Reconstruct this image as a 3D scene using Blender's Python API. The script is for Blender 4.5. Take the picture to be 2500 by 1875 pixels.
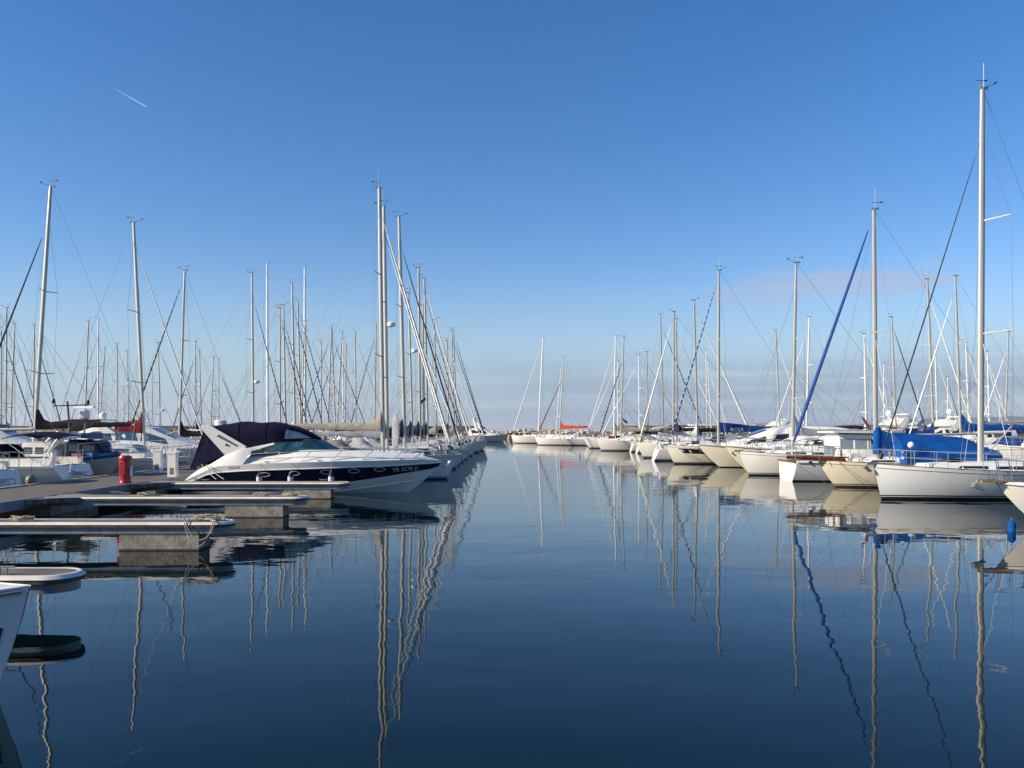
import bpy, bmesh, math, random
from mathutils import Vector, Matrix
from mathutils.bvhtree import BVHTree
random.seed(7)
for o in list(bpy.data.objects): bpy.data.objects.remove(o)
SC = bpy.context.scene
COL = SC.collection
R = math.radians

# ------------------------------------------------------------------ camera, sky, sun, exposure
F, CX, HY, CAMH = 2050.0, 1250.0, 1045.0, 2.7      # focal length and horizon in photograph pixels, eye height in metres
cam_d = bpy.data.cameras.new('camera'); cam = bpy.data.objects.new('camera', cam_d); COL.objects.link(cam)
cam.location = (0, 0, CAMH); cam.rotation_euler = (R(90), 0, 0)
cam_d.sensor_width = 36.0; cam_d.lens = F * 36.0 / 2500.0
cam_d.shift_y = (HY - 937.5) / 2500.0
cam_d.clip_start = 0.1; cam_d.clip_end = 60000
SC.camera = cam

SUN_EL, SUN_AZ = 25.0, 253.0        # azimuth clockwise from +Y: the sun stands to the left, a touch behind the camera
SKY_STRENGTH = 0.093
world = bpy.data.worlds.new('World'); SC.world = world; world.use_nodes = True
nt = world.node_tree; nt.nodes.clear()
def N(tree, t, **kw):
    n = tree.nodes.new(t)
    for k, v in kw.items(): setattr(n, k, v)
    return n
def mth(tree, op, a, b=None, c=None, clamp=False):
    n = tree.nodes.new('ShaderNodeMath'); n.operation = op; n.use_clamp = clamp
    for i, v in enumerate((a, b, c)):
        if v is None: continue
        if isinstance(v, (int, float)): n.inputs[i].default_value = v
        else: tree.links.new(v, n.inputs[i])
    return n.outputs[0]
def vmath(tree, op, a, b):
    n = tree.nodes.new('ShaderNodeVectorMath'); n.operation = op
    for i, v in enumerate((a, b)):
        if v is None: continue
        if isinstance(v, (tuple, list, Vector)): n.inputs[i].default_value = tuple(v)
        else: tree.links.new(v, n.inputs[i])
    return n
def smooth(tree, v, a, b):
    n = tree.nodes.new('ShaderNodeMapRange'); n.interpolation_type = 'SMOOTHSTEP'
    tree.links.new(v, n.inputs[0]); n.inputs[1].default_value = a; n.inputs[2].default_value = b
    return n.outputs[0]
sky = N(nt, 'ShaderNodeTexSky'); sky.sky_type = 'NISHITA'; sky.sun_disc = False
sky.sun_elevation = R(SUN_EL); sky.sun_rotation = R(SUN_AZ)
sky.air_density = 1.0; sky.dust_density = 0.1; sky.ozone_density = 1.6; sky.altitude = 0
tc = N(nt, 'ShaderNodeTexCoord')
sep = N(nt, 'ShaderNodeSeparateXYZ'); nt.links.new(tc.outputs['Generated'], sep.inputs[0])
# cloud sheets: a direction is mapped onto a flat layer, so the bands close up towards the horizon
el = sep.outputs[2]
flat = mth(nt, 'MAXIMUM', el, 0.012)
def layer(scale, w, stretch):
    cb = N(nt, 'ShaderNodeCombineXYZ')
    nt.links.new(mth(nt, 'MULTIPLY', sep.outputs[0], scale), cb.inputs[0])
    nt.links.new(mth(nt, 'MULTIPLY', sep.outputs[1], scale), cb.inputs[1])
    nt.links.new(mth(nt, 'MULTIPLY', el, scale * stretch), cb.inputs[2])
    n = N(nt, 'ShaderNodeTexNoise'); n.noise_dimensions = '4D'
    n.inputs['W'].default_value = w; n.inputs['Scale'].default_value = 1.0
    n.inputs['Detail'].default_value = 6; n.inputs['Roughness'].default_value = 0.55
    nt.links.new(cb.outputs[0], n.inputs['Vector'])
    return n.outputs[0]
n1 = layer(2.4, 2.3, 24.0)
band = mth(nt, 'MULTIPLY', smooth(nt, el, 0.105, 0.045), smooth(nt, el, -0.01, 0.012))
azw = smooth(nt, sep.outputs[0], -0.35, 0.12)
c1 = mth(nt, 'MULTIPLY', mth(nt, 'MULTIPLY', smooth(nt, n1, 0.38, 0.60), band), mth(nt, 'MULTIPLY_ADD', azw, 0.52, 0.14))
# a loose patch of fair-weather cloud
dn = vmath(nt, 'NORMALIZE', tc.outputs['Generated'], None)
cdir = Vector((0.378, 1.0, 0.168)).normalized()
df = vmath(nt, 'SUBTRACT', dn.outputs[0], cdir)
sp2 = N(nt, 'ShaderNodeSeparateXYZ'); nt.links.new(df.outputs[0], sp2.inputs[0])
ex = mth(nt, 'DIVIDE', sp2.outputs[0], 0.125); ez = mth(nt, 'DIVIDE', sp2.outputs[2], 0.024)
rr = mth(nt, 'SQRT', mth(nt, 'ADD', mth(nt, 'POWER', ex, 2.0), mth(nt, 'POWER', ez, 2.0)))
n2 = layer(13.0, 5.1, 4.0)
c2 = smooth(nt, mth(nt, 'ADD', mth(nt, 'SUBTRACT', 1.0, rr), mth(nt, 'MULTIPLY_ADD', n2, 2.6, -1.3)), -0.05, 0.75)
c2 = mth(nt, 'MULTIPLY', mth(nt, 'MULTIPLY', c2, 0.62), smooth(nt, sep.outputs[1], 0.0, 0.2))
# thin high wisps over the whole sky
n3 = layer(2.6, 9.7, 1.0)
c3 = mth(nt, 'MULTIPLY', mth(nt, 'MULTIPLY', smooth(nt, n3, 0.60, 0.78), smooth(nt, el, 0.25, 0.5)), 0.30)
# the vapour trail
pa = Vector(((237 - CX) / F, 1, (HY - 192) / F)).normalized(); pb = Vector(((356 - CX) / F, 1, (HY - 260) / F)).normalized()
nrm = pa.cross(pb).normalized(); mid = (pa + pb).normalized(); tan = (pb - pa).normalized(); half = (pb - pa).length / 2
dl = mth(nt, 'ABSOLUTE', vmath(nt, 'DOT_PRODUCT', dn.outputs[0], nrm).outputs['Value'])
al = vmath(nt, 'DOT_PRODUCT', dn.outputs[0], tan).outputs['Value']
a0 = pa.dot(tan); a1 = pb.dot(tan)
c4 = mth(nt, 'MULTIPLY', smooth(nt, dl, 0.0011, 0.0002), mth(nt, 'MULTIPLY', smooth(nt, al, a0, a1), smooth(nt, al, a1 + 0.001, a1)))
c4 = mth(nt, 'MULTIPLY', mth(nt, 'MULTIPLY', c4, 0.33), smooth(nt, sep.outputs[1], 0.0, 0.2))
def mixc(fac, a, col):
    m = N(nt, 'ShaderNodeMix'); m.data_type = 'RGBA'
    nt.links.new(fac, m.inputs[0]); nt.links.new(a, m.inputs[6])
    m.inputs[7].default_value = (*[c / SKY_STRENGTH for c in col], 1)
    return m.outputs[2]
hs = N(nt, 'ShaderNodeHueSaturation'); hs.inputs['Saturation'].default_value = 1.38
nt.links.new(sky.outputs[0], hs.inputs['Color'])
c = hs.outputs[0]
tint = N(nt, 'ShaderNodeMix'); tint.data_type = 'RGBA'; tint.blend_type = 'MULTIPLY'; tint.inputs[0].default_value = 1.0
nt.links.new(c, tint.inputs[6]); tint.inputs[7].default_value = (0.96, 0.93, 1.10, 1); c = tint.outputs[2]
c0 = mth(nt, 'MULTIPLY', smooth(nt, el, 0.19, 0.02), 0.80)
c = mixc(c0, c, (0.245, 0.352, 0.44))
c = mixc(c1, c, (0.200, 0.250, 0.350)); c = mixc(c2, c, (0.31, 0.345, 0.45))
c = mixc(c3, c, (0.42, 0.50, 0.72)); c = mixc(c4, c, (0.50, 0.66, 0.90))
bg = N(nt, 'ShaderNodeBackground'); bg.inputs[1].default_value = SKY_STRENGTH
nt.links.new(c, bg.inputs[0])
nt.links.new(bg.outputs[0], N(nt, 'ShaderNodeOutputWorld').inputs[0])

sd = bpy.data.lights.new('sun', 'SUN'); sun = bpy.data.objects.new('sun', sd); COL.objects.link(sun)
sd.energy = 5.0; sd.angle = R(0.5); sd.color = (1.0, 0.88, 0.70)
to_sun = Vector((math.sin(R(SUN_AZ)) * math.cos(R(SUN_EL)), math.cos(R(SUN_AZ)) * math.cos(R(SUN_EL)), math.sin(R(SUN_EL))))
sun.rotation_euler = to_sun.to_track_quat('Z', 'Y').to_euler(); sun.location = (-60, -10, 60)

vs = SC.view_settings
vs.view_transform = 'Standard'; vs.look = 'None'; vs.gamma = 1.0; vs.exposure = 0.6; vs.use_curve_mapping = False

# ------------------------------------------------------------------ materials
M = {}
def mat(name, col, rough=0.5, metal=0.0, var=0.12, scale=3.0, bump=0.0, coat=0.0, stretch=(1, 1, 1), dark=None, trans=0.0, ior=1.45, bscale=None):
    m = bpy.data.materials.new(name); m.use_nodes = True; t = m.node_tree
    b = t.nodes['Principled BSDF']
    b.inputs['Roughness'].default_value = rough; b.inputs['Metallic'].default_value = metal
    b.inputs['IOR'].default_value = ior
    if coat: b.inputs['Coat Weight'].default_value = coat; b.inputs['Coat Roughness'].default_value = 0.08
    if trans: b.inputs['Transmission Weight'].default_value = trans
    tcn = t.nodes.new('ShaderNodeTexCoord'); mp = t.nodes.new('ShaderNodeMapping')
    mp.inputs['Scale'].default_value = stretch
    t.links.new(tcn.outputs['Object'], mp.inputs[0])
    nz = t.nodes.new('ShaderNodeTexNoise'); nz.inputs['Scale'].default_value = scale
    nz.inputs['Detail'].default_value = 5; nz.inputs['Roughness'].default_value = 0.6
    t.links.new(mp.outputs[0], nz.inputs['Vector'])
    rp = t.nodes.new('ShaderNodeValToRGB')
    rp.color_ramp.elements[0].position = 0.30; rp.color_ramp.elements[1].position = 0.66
    d = dark if dark else tuple(c * (1 - var * 1.6) for c in col)
    rp.color_ramp.elements[0].color = (*d, 1); rp.color_ramp.elements[1].color = (*col, 1)
    t.links.new(nz.outputs[0], rp.inputs[0]); t.links.new(rp.outputs[0], b.inputs['Base Color'])
    if bump:
        bp = t.nodes.new('ShaderNodeBump'); bp.inputs['Strength'].default_value = 1.0; bp.inputs['Distance'].default_value = bump
        nb = t.nodes.new('ShaderNodeTexNoise'); nb.inputs['Scale'].default_value = bscale or scale * 4
        nb.inputs['Detail'].default_value = 4
        t.links.new(mp.outputs[0], nb.inputs['Vector']); t.links.new(nb.outputs[0], bp.inputs['Height'])
        t.links.new(bp.outputs[0], b.inputs['Normal'])
    if name.startswith('canvas'): b.inputs['Specular IOR Level'].default_value = 0.12
    M[name] = m; return m
mat('gelcoat', (0.80, 0.77, 0.70), 0.22, var=0.05, scale=1.4, stretch=(1, 1, 0.25), coat=0.3)
mat('gelcoat_white', (0.82, 0.81, 0.78), 0.2, var=0.05, scale=1.4, stretch=(1, 1, 0.25), coat=0.3)
mat('gelcoat_grey', (0.72, 0.72, 0.70), 0.25, var=0.06, scale=1.4, stretch=(1, 1, 0.25), coat=0.3)
mat('gelcoat_cream', (0.80, 0.72, 0.52), 0.28, var=0.07, scale=1.2, stretch=(1, 1, 0.25), coat=0.2)
mat('gelcoat_ivory', (0.80, 0.74, 0.58), 0.28, var=0.06, scale=1.2, stretch=(1, 1, 0.25), coat=0.2)
mat('deck_white', (0.76, 0.75, 0.70), 0.5, var=0.10, scale=2.2)
mat('deck_grey', (0.50, 0.49, 0.46), 0.7, var=0.15, scale=4)
mat('teak', (0.30, 0.19, 0.10), 0.6, var=0.3, scale=6, stretch=(0.4, 4, 4))
mat('varnish', (0.20, 0.07, 0.025), 0.3, var=0.3, scale=5, stretch=(0.4, 4, 4), coat=0.4)
mat('navy_hull', (0.012, 0.014, 0.035), 0.18, var=0.2, scale=1.5, coat=0.4)
mat('slate_hull', (0.09, 0.11, 0.15), 0.22, var=0.15, scale=1.5, coat=0.4)
mat('antifoul_blue', (0.025, 0.05, 0.10), 0.6, var=0.4, scale=4)
mat('antifoul_black', (0.02, 0.022, 0.024), 0.6, var=0.4, scale=4)
mat('antifoul_brown', (0.10, 0.055, 0.03), 0.6, var=0.4, scale=4)
mat('stripe_black', (0.015, 0.015, 0.018), 0.3)
mat('stripe_blue', (0.03, 0.06, 0.16), 0.3)
mat('stripe_brown', (0.14, 0.07, 0.035), 0.4)
mat('alloy', (0.50, 0.48, 0.42), 0.42, metal=0.22, var=0.10, scale=1.5, stretch=(3, 3, 0.3))
mat('alloy_white', (0.84, 0.83, 0.80), 0.35, var=0.06)
mat('alloy_dark', (0.30, 0.30, 0.30), 0.4, metal=0.5, var=0.1)
mat('steel', (0.70, 0.70, 0.70), 0.18, metal=0.95, var=0.04)
mat('wire', (0.16, 0.16, 0.17), 0.55, metal=0.2, var=0.05)
mat('wire_bright', (0.62, 0.62, 0.60), 0.45, metal=0.1, var=0.05)
mat('black_part', (0.018, 0.018, 0.02), 0.5, var=0.2)
mat('dark_glass', (0.015, 0.018, 0.022), 0.06, var=0.1, coat=0.5)
mat('blue_glass', (0.05, 0.11, 0.16), 0.06, var=0.15, coat=0.5)
mat('teal_glass', (0.16, 0.46, 0.44), 0.05, var=0.3, scale=1.5, trans=0.55, coat=0.5)
mat('clear_plastic', (0.30, 0.33, 0.40), 0.15, var=0.15)
mat('canvas_navy', (0.010, 0.010, 0.036), 0.85, var=0.3, scale=3, bump=0.02, bscale=5)
mat('canvas_black', (0.014, 0.014, 0.018), 0.85, var=0.3, scale=3, bump=0.02, bscale=5)
mat('canvas_blue', (0.006, 0.082, 0.32), 0.75, var=0.22, scale=2.0, bump=0.03, bscale=3)
mat('canvas_royal', (0.012, 0.045, 0.20), 0.75, var=0.22, scale=2.0, bump=0.03, bscale=3)
mat('canvas_red', (0.18, 0.014, 0.02), 0.8, var=0.25, scale=3, bump=0.02, bscale=5)
mat('canvas_orange', (0.62, 0.09, 0.05), 0.8, var=0.2, scale=3, bump=0.02, bscale=5)
mat('canvas_grey', (0.36, 0.36, 0.37), 0.85, var=0.2, scale=3, bump=0.02, bscale=5)
mat('canvas_beige', (0.42, 0.37, 0.29), 0.85, var=0.2, scale=3, bump=0.02, bscale=5)
mat('canvas_tan', (0.30, 0.26, 0.17), 0.85, var=0.2, scale=3, bump=0.02, bscale=5)
mat('canvas_white', (0.72, 0.69, 0.62), 0.85, var=0.12, scale=3, bump=0.02, bscale=5)
mat('fender_white', (0.76, 0.74, 0.69), 0.45, var=0.12)
mat('fender_grey', (0.22, 0.23, 0.24), 0.5, var=0.2)
mat('fender_navy', (0.012, 0.016, 0.06), 0.5, var=0.1)
mat('rope', (0.46, 0.40, 0.29), 0.9, var=0.25, scale=30)
mat('rope_dark', (0.03, 0.035, 0.05), 0.9, var=0.25, scale=30)
mat('concrete', (0.33, 0.295, 0.24), 0.9, var=0.3, scale=3.5, bump=0.012, dark=(0.15, 0.13, 0.105))
mat('weed', (0.07, 0.06, 0.04), 0.9, var=0.4, scale=9)
mat('planks', (0.20, 0.17, 0.135), 0.85, var=0.5, scale=3, stretch=(0.35, 3, 1), bump=0.006)
mat('rail_strip', (0.78, 0.73, 0.65), 0.45, metal=0.0, var=0.18, scale=3, stretch=(1, 3, 3))
mat('rail_shade_brown', (0.11, 0.085, 0.06), 0.8, var=0.4, scale=6)  # dark brown standing in for the shade under the finger rail's curve
mat('kerb', (0.42, 0.37, 0.30), 0.8, var=0.3, scale=3)
mat('galvanised', (0.27, 0.29, 0.31), 0.5, metal=0.4, var=0.25, scale=3)
mat('dark_steel', (0.05, 0.052, 0.055), 0.7, var=0.3)
mat('red_paint', (0.42, 0.012, 0.018), 0.32, var=0.12, coat=0.3)
mat('sign_orange', (0.35, 0.22, 0.15), 0.6, var=0.2)
mat('rock', (0.48, 0.40, 0.30), 0.95, var=0.35, scale=1.2, bump=0.05, dark=(0.20, 0.16, 0.12))
mat('rock_pale', (0.60, 0.53, 0.42), 0.95, var=0.3, scale=1.2, bump=0.05, dark=(0.30, 0.25, 0.19))
mat('harbour_wall', (0.22, 0.17, 0.13), 0.95, var=0.35, scale=0.3, stretch=(1, 1, 5))
mat('hill', (0.07, 0.09, 0.06), 1.0, var=0.3, scale=0.002)
mat('fishing_blue', (0.02, 0.10, 0.26), 0.45, var=0.2)
mat('fishing_hull', (0.52, 0.51, 0.46), 0.4, var=0.18, scale=1.5)
mat('red_lining', (0.30, 0.02, 0.05), 0.6, var=0.2)
mat('letter_white', (0.62, 0.62, 0.62), 0.5, var=0.02)
mat('letter_grey', (0.13, 0.12, 0.11), 0.5, var=0.02)
mat('letter_dark', (0.03, 0.03, 0.04), 0.5, var=0.02)
mat('letter_navy', (0.01, 0.012, 0.12), 0.5, var=0.02)
mat('letter_ochre', (0.16, 0.11, 0.03), 0.5, var=0.02)
mat('lifebuoy_orange', (0.60, 0.10, 0.03), 0.6, var=0.1)
mat('yellow_buoy', (0.62, 0.55, 0.12), 0.6, var=0.1)
mat('flag_red', (0.17, 0.02, 0.02), 0.9, var=0.2)
def striped(name, a, b, freq, duty=0.5):
    m = bpy.data.materials.new(name); m.use_nodes = True; t = m.node_tree; bs = t.nodes['Principled BSDF']
    bs.inputs['Roughness'].default_value = 0.8
    tcn = t.nodes.new('ShaderNodeTexCoord'); sx = t.nodes.new('ShaderNodeSeparateXYZ'); t.links.new(tcn.outputs['Object'], sx.inputs[0])
    an = mth(t, 'ARCTAN2', sx.outputs[1], 0.06)
    fr = mth(t, 'FRACT', mth(t, 'MULTIPLY_ADD', sx.outputs[2], freq, mth(t, 'MULTIPLY', an, 0.16)))
    fac = mth(t, 'GREATER_THAN', fr, duty)
    mx = t.nodes.new('ShaderNodeMix'); mx.data_type = 'RGBA'; t.links.new(fac, mx.inputs[0])
    mx.inputs[6].default_value = (*a, 1); mx.inputs[7].default_value = (*b, 1)
    t.links.new(mx.outputs[2], bs.inputs['Base Color']); M[name] = m
striped('jib_navy', (0.012, 0.018, 0.05), (0.34, 0.33, 0.30), 2.2, 0.78)
striped('jib_blue', (0.012, 0.05, 0.18), (0.40, 0.39, 0.36), 2.2, 0.70)
striped('jib_white', (0.74, 0.71, 0.64), (0.60, 0.57, 0.5), 2.0, 0.8)
striped('jib_grey', (0.38, 0.37, 0.35), (0.2, 0.2, 0.2), 2.0, 0.8)
striped('jib_black', (0.012, 0.013, 0.02), (0.04, 0.04, 0.05), 2.0, 0.8)
striped('jib_solid_blue', (0.012, 0.075, 0.28), (0.012, 0.06, 0.24), 1.5, 0.7)
striped('jib_red', (0.20, 0.02, 0.05), (0.12, 0.02, 0.04), 2.0, 0.7)

# water: one dark, clear sheet; the ripples are fine relief
wm = bpy.data.materials.new('water'); wm.use_nodes = True; t = wm.node_tree; b = t.nodes['Principled BSDF']
b.inputs['Base Color'].default_value = (0.0008, 0.0065, 0.008, 1); b.inputs['Roughness'].default_value = 0.015
b.inputs['IOR'].default_value = 1.285
g = t.nodes.new('ShaderNodeNewGeometry')
def wnoise(sx, sy, det, w):
    mp = t.nodes.new('ShaderNodeMapping'); mp.inputs['Scale'].default_value = (sx, sy, 1); mp.inputs['Location'].default_value = (w, w * 2, 0)
    t.links.new(g.outputs['Position'], mp.inputs[0])
    n = t.nodes.new('ShaderNodeTexNoise'); n.inputs['Scale'].default_value = 1.0; n.inputs['Detail'].default_value = det
    n.inputs['Roughness'].default_value = 0.45
    t.links.new(mp.outputs[0], n.inputs['Vector']); return n.outputs[0]
patch = smooth(t, wnoise(0.035, 0.05, 2, 3.0), 0.35, 0.68)
h1 = mth(t, 'MULTIPLY', wnoise(1.1, 1.5, 1.5, 11.0), 0.0055)
h2 = mth(t, 'MULTIPLY', wnoise(0.22, 0.35, 1.0, 5.0), 0.016)
h3 = mth(t, 'MULTIPLY', mth(t, 'MULTIPLY', wnoise(4.0, 6.0, 2.0, 1.0), 0.0009), patch)
hh = mth(t, 'ADD', mth(t, 'ADD', mth(t, 'MULTIPLY', h1, mth(t, 'MULTIPLY_ADD', patch, 0.6, 0.5)), h2), h3)
bp = t.nodes.new('ShaderNodeBump'); bp.inputs['Strength'].default_value = 1.0; bp.inputs['Distance'].default_value = 1.0
t.links.new(hh, bp.inputs['Height']); t.links.new(bp.outputs[0], b.inputs['Normal'])
M['water'] = wm

# ------------------------------------------------------------------ mesh helpers
class MB:
    def __init__(s): s.v = []; s.f = []; s.m = []
    def quadstrip(s, rings, closed=False, mi=0, capa=False, capb=False, mis=None):
        base = len(s.v); n = len(rings[0])
        for r in rings: s.v += [tuple(p) for p in r]
        k = n if closed else n - 1
        for i in range(len(rings) - 1):
            for j in range(k):
                a = base + i * n + j; b2 = base + i * n + (j + 1) % n
                s.f.append((a, b2, b2 + n, a + n)); s.m.append(mis[j] if mis else mi)
        if capa: s.f.append(tuple(base + j for j in range(n))); s.m.append(mi)
        if capb: s.f.append(tuple(base + (len(rings) - 1) * n + j for j in range(n))); s.m.append(mi)
        return s
    def box(s, x0, x1, y0, y1, z0, z1, mi=0):
        b = len(s.v)
        s.v += [(x, y, z) for z in (z0, z1) for y in (y0, y1) for x in (x0, x1)]
        for q in ((0, 1, 3, 2), (4, 6, 7, 5), (0, 4, 5, 1), (2, 3, 7, 6), (0, 2, 6, 4), (1, 5, 7, 3)):
            s.f.append(tuple(b + i for i in q)); s.m.append(mi)
        return s
    def tube(s, pts, rad, n=8, mi=0, flat=1.0):
        pts = [Vector(p) for p in pts]
        if not isinstance(rad, (list, tuple)): rad = [rad] * len(pts)
        rings = []
        for i, p in enumerate(pts):
            d = (pts[min(i + 1, len(pts) - 1)] - pts[max(i - 1, 0)]).normalized()
            u = d.cross(Vector((0, 1, 0)))
            if u.length < 0.05: u = d.cross(Vector((1, 0, 0)))
            u.normalize(); w = d.cross(u).normalized()
            rings.append([p + (u * math.cos(2 * math.pi * k / n) + w * math.sin(2 * math.pi * k / n) * flat) * rad[i] for k in range(n)])
        return s.quadstrip(rings, True, mi, True, True)
    def poly(s, pts, mi=0):
        b = len(s.v); s.v += [tuple(p) for p in pts]; s.f.append(tuple(range(b, b + len(pts)))); s.m.append(mi); return s
    def prism(s, prof, y0, y1, mi=0):            # xz outline pulled along y
        b = len(s.v); n = len(prof)
        s.v += [(x, y0, z) for x, z in prof] + [(x, y1, z) for x, z in prof]
        s.f.append(tuple(range(b, b + n))); s.f.append(tuple(range(b + n, b + 2 * n))); s.m += [mi, mi]
        for i in range(n):
            j = (i + 1) % n; s.f.append((b + i, b + j, b + n + j, b + n + i)); s.m.append(mi)
        return s
    def ball(s, c, rx, ry=None, rz=None, nu=10, nv=6, mi=0):
        ry = ry or rx; rz = rz or rx
        rings = [[(c[0] + rx * math.sin(math.pi * i / nv) * math.cos(2 * math.pi * j / nu), c[1] + ry * math.sin(math.pi * i / nv) * math.sin(2 * math.pi * j / nu),
                   c[2] + rz * math.cos(math.pi * i / nv)) for j in range(nu)] for i in range(nv + 1)]
        return s.quadstrip(rings, True, mi)
    def mesh(s, name, mats, ang=38):
        me = bpy.data.meshes.new(name); me.from_pydata(s.v, [], s.f)
        for m in (mats if isinstance(mats, (list, tuple)) else [mats]): me.materials.append(M[m])
        if len(me.materials) > 1: me.polygons.foreach_set('material_index', s.m)
        bm = bmesh.new(); bm.from_mesh(me)
        bmesh.ops.remove_doubles(bm, verts=bm.verts, dist=1e-5)
        bmesh.ops.recalc_face_normals(bm, faces=bm.faces); bm.to_mesh(me); bm.free()
        if ang:
            me.shade_smooth(); me.set_sharp_from_angle(angle=R(ang))
        me.update(); return me
    def build(s, name, mats, parent=None, ang=38):
        o = bpy.data.objects.new(name, s.mesh(name, mats, ang)); COL.objects.link(o)
        if parent: o.parent = parent
        return o
def thing(name, label, cat, loc=(0, 0, 0), rotz=0.0, group=None):
    o = bpy.data.objects.new(name, None); COL.objects.link(o); o.empty_display_size = 0.3
    o.location = loc; o.rotation_euler = (0, 0, rotz); o['label'] = label; o['category'] = cat
    if group: o['group'] = group
    return o
def tag(o, label, cat, group=None):
    o['label'] = label; o['category'] = cat
    if group: o['group'] = group
    return o
CYL = {}
def wire(a, b, r, m, parent, name):
    """a straight rod from a to b; alike rods share one mesh"""
    if m not in CYL:
        mb = MB(); mb.quadstrip([[(math.cos(k * math.pi / 3), math.sin(k * math.pi / 3), z) for k in range(6)] for z in (0, 1)], True, 0, True, True)
        CYL[m] = mb.mesh('rod_' + m, m)
    a = Vector(a); b = Vector(b)
    o = bpy.data.objects.new(name, CYL[m]); COL.objects.link(o)
    if parent: o.parent = parent
    o.location = a; o.rotation_euler = (b - a).to_track_quat('Z', 'Y').to_euler(); o.scale = (r, r, (b - a).length)
    return o
def tubeobj(pts, r, m, parent, name, n=6): return MB().tube(pts, r, n).build(name, m, parent)
def lerp(tab, x):
    if x <= tab[0][0]: return tab[0][1]
    for (x0, y0), (x1, y1) in zip(tab, tab[1:]):
        if x <= x1: return y0 + (y1 - y0) * (x - x0) / (x1 - x0)
    return tab[-1][1]
def sag(a, b, s, n=8):
    a = Vector(a); b = Vector(b)
    return [a.lerp(b, i / n) - Vector((0, 0, s * 4 * (i / n) * (1 - i / n))) for i in range(n + 1)]
def wx(px, d): return (px - CX) / F * d
def wz(py, d): return CAMH - (py - HY) / F * d
def lettering(text, size, x0, z0, ns, direc, target, parent, m, name='lettering', slant=0.0, italic=0.0):
    """flat print laid onto the side of a surface: every glyph vertex is dropped onto it and lifted 4 mm"""
    cu = bpy.data.curves.new('text', 'FONT'); cu.body = text; cu.size = size; cu.resolution_u = 2
    if italic: cu.shear = italic
    ob = bpy.data.objects.new('text', cu); COL.objects.link(ob)
    bpy.context.view_layer.update()
    me = bpy.data.meshes.new_from_object(ob.evaluated_get(bpy.context.evaluated_depsgraph_get()))
    bpy.data.objects.remove(ob)
    tm = target.data
    tree = BVHTree.FromPolygons([v.co.copy() for v in tm.vertices], [tuple(p.vertices) for p in tm.polygons])
    last = None
    for v in me.vertices:
        x = x0 + direc * v.co.x; z = z0 + v.co.y + slant * v.co.x
        hit = tree.ray_cast(Vector((x, ns * 12, z)), Vector((0, -ns, 0)))
        if hit[0] is not None: last = hit[0].y
        v.co = (x, (last if last is not None else ns) + ns * 0.006, z)
    me.materials.clear(); me.materials.append(M[m])
    o = bpy.data.objects.new(name, me); COL.objects.link(o); o.parent = parent
    return o

# ------------------------------------------------------------------ hulls
class Hull:
    def __init__(s, aft, fore, B, fb, fm, fs, ws=0.78, tm=0.42, p=2.2, bowrake=0.7, sternrake=0.5, draft=0.4, ve=0.30, vb=0.45, sheer=None):
        s.aft, s.fore, s.B, s.fb, s.fm, s.fs = aft, fore, B, fb, fm, fs
        s.ws, s.tm, s.p, s.br, s.sr, s.draft, s.ve, s.vb, s.sh = ws, tm, p, bowrake, sternrake, draft, ve, vb, sheer
    def plan(s, t):
        if t < s.tm: return s.ws + (1 - s.ws) * math.sin(math.pi / 2 * t / s.tm)
        return max(0.012, 1 - ((t - s.tm) / (1 - s.tm)) ** s.p)
    def zs(s, t):
        if s.sh: return s.sh(t)
        if t < 0.4: return s.fm + (s.fs - s.fm) * (1 - t / 0.4) ** 2
        return s.fm + (s.fb - s.fm) * ((t - 0.4) / 0.6) ** 1.6
    def zk(s, t):
        k = -s.draft
        if t > 0.55: k = -s.draft + (s.draft - 0.06) * ((t - 0.55) / 0.45) ** 2
        if t < 0.25: k *= 0.45 + 0.55 * t / 0.25
        return min(k, -0.05)
    def pt(s, t, z):
        zk, zs = s.zk(t), s.zs(t); f = min(1, max(0.0, (z - zk) / (zs - zk)))
        w = s.B / 2 * s.plan(t) * max(0.03, f) ** (s.ve + s.vb * t * t)
        xa = -s.aft + s.sr * f; xb = s.fore - s.br * (1 - f) ** 1.25
        return (xa + (xb - xa) * t, w, z)
    def tx(s, x): return min(1, max(0, (x + s.aft - s.sr) / (s.fore + s.aft - s.sr)))
    def hw(s, x): return s.B / 2 * s.plan(s.tx(x))
    def dz(s, x): return s.zs(s.tx(x))
    def build(s, parent, levels, mats, mis, n=16, deck='deck_white', cap=True):
        """levels: list of height functions of t, keel first"""
        ts = [i / n for i in range(n + 1)]
        ts = [1 - (1 - t) ** 1.25 for t in ts]
        mb = MB()
        for sg in (1, -1):
            rings = []
            for t in ts:
                r = []
                for L in levels:
                    x, y, z = s.pt(t, L(t)); r.append((x, sg * y, z))
                rings.append(r)
            mb.quadstrip(rings, False, mis=mis)
            if sg == 1: st = rings[0]
        h = mb.build('hull', mats, parent, 45)
        MB().poly([p for p in st] + [(x, -y, z) for x, y, z in reversed(st)]).build('transom', mats[mis[-1]], parent)
        dr = []
        for t in ts:
            x, y, z = s.pt(t, s.zs(t)); y = max(0.004, y - 0.015)
            dr.append([(x, -y, z - 0.012), (x, -y * 0.5, z + 0.03 * s.plan(t)), (x, 0, z + 0.05 * s.plan(t)), (x, y * 0.5, z + 0.03 * s.plan(t)), (x, y, z - 0.012)])
        MB().quadstrip(dr).build('deck', deck, parent)
        return h
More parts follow.
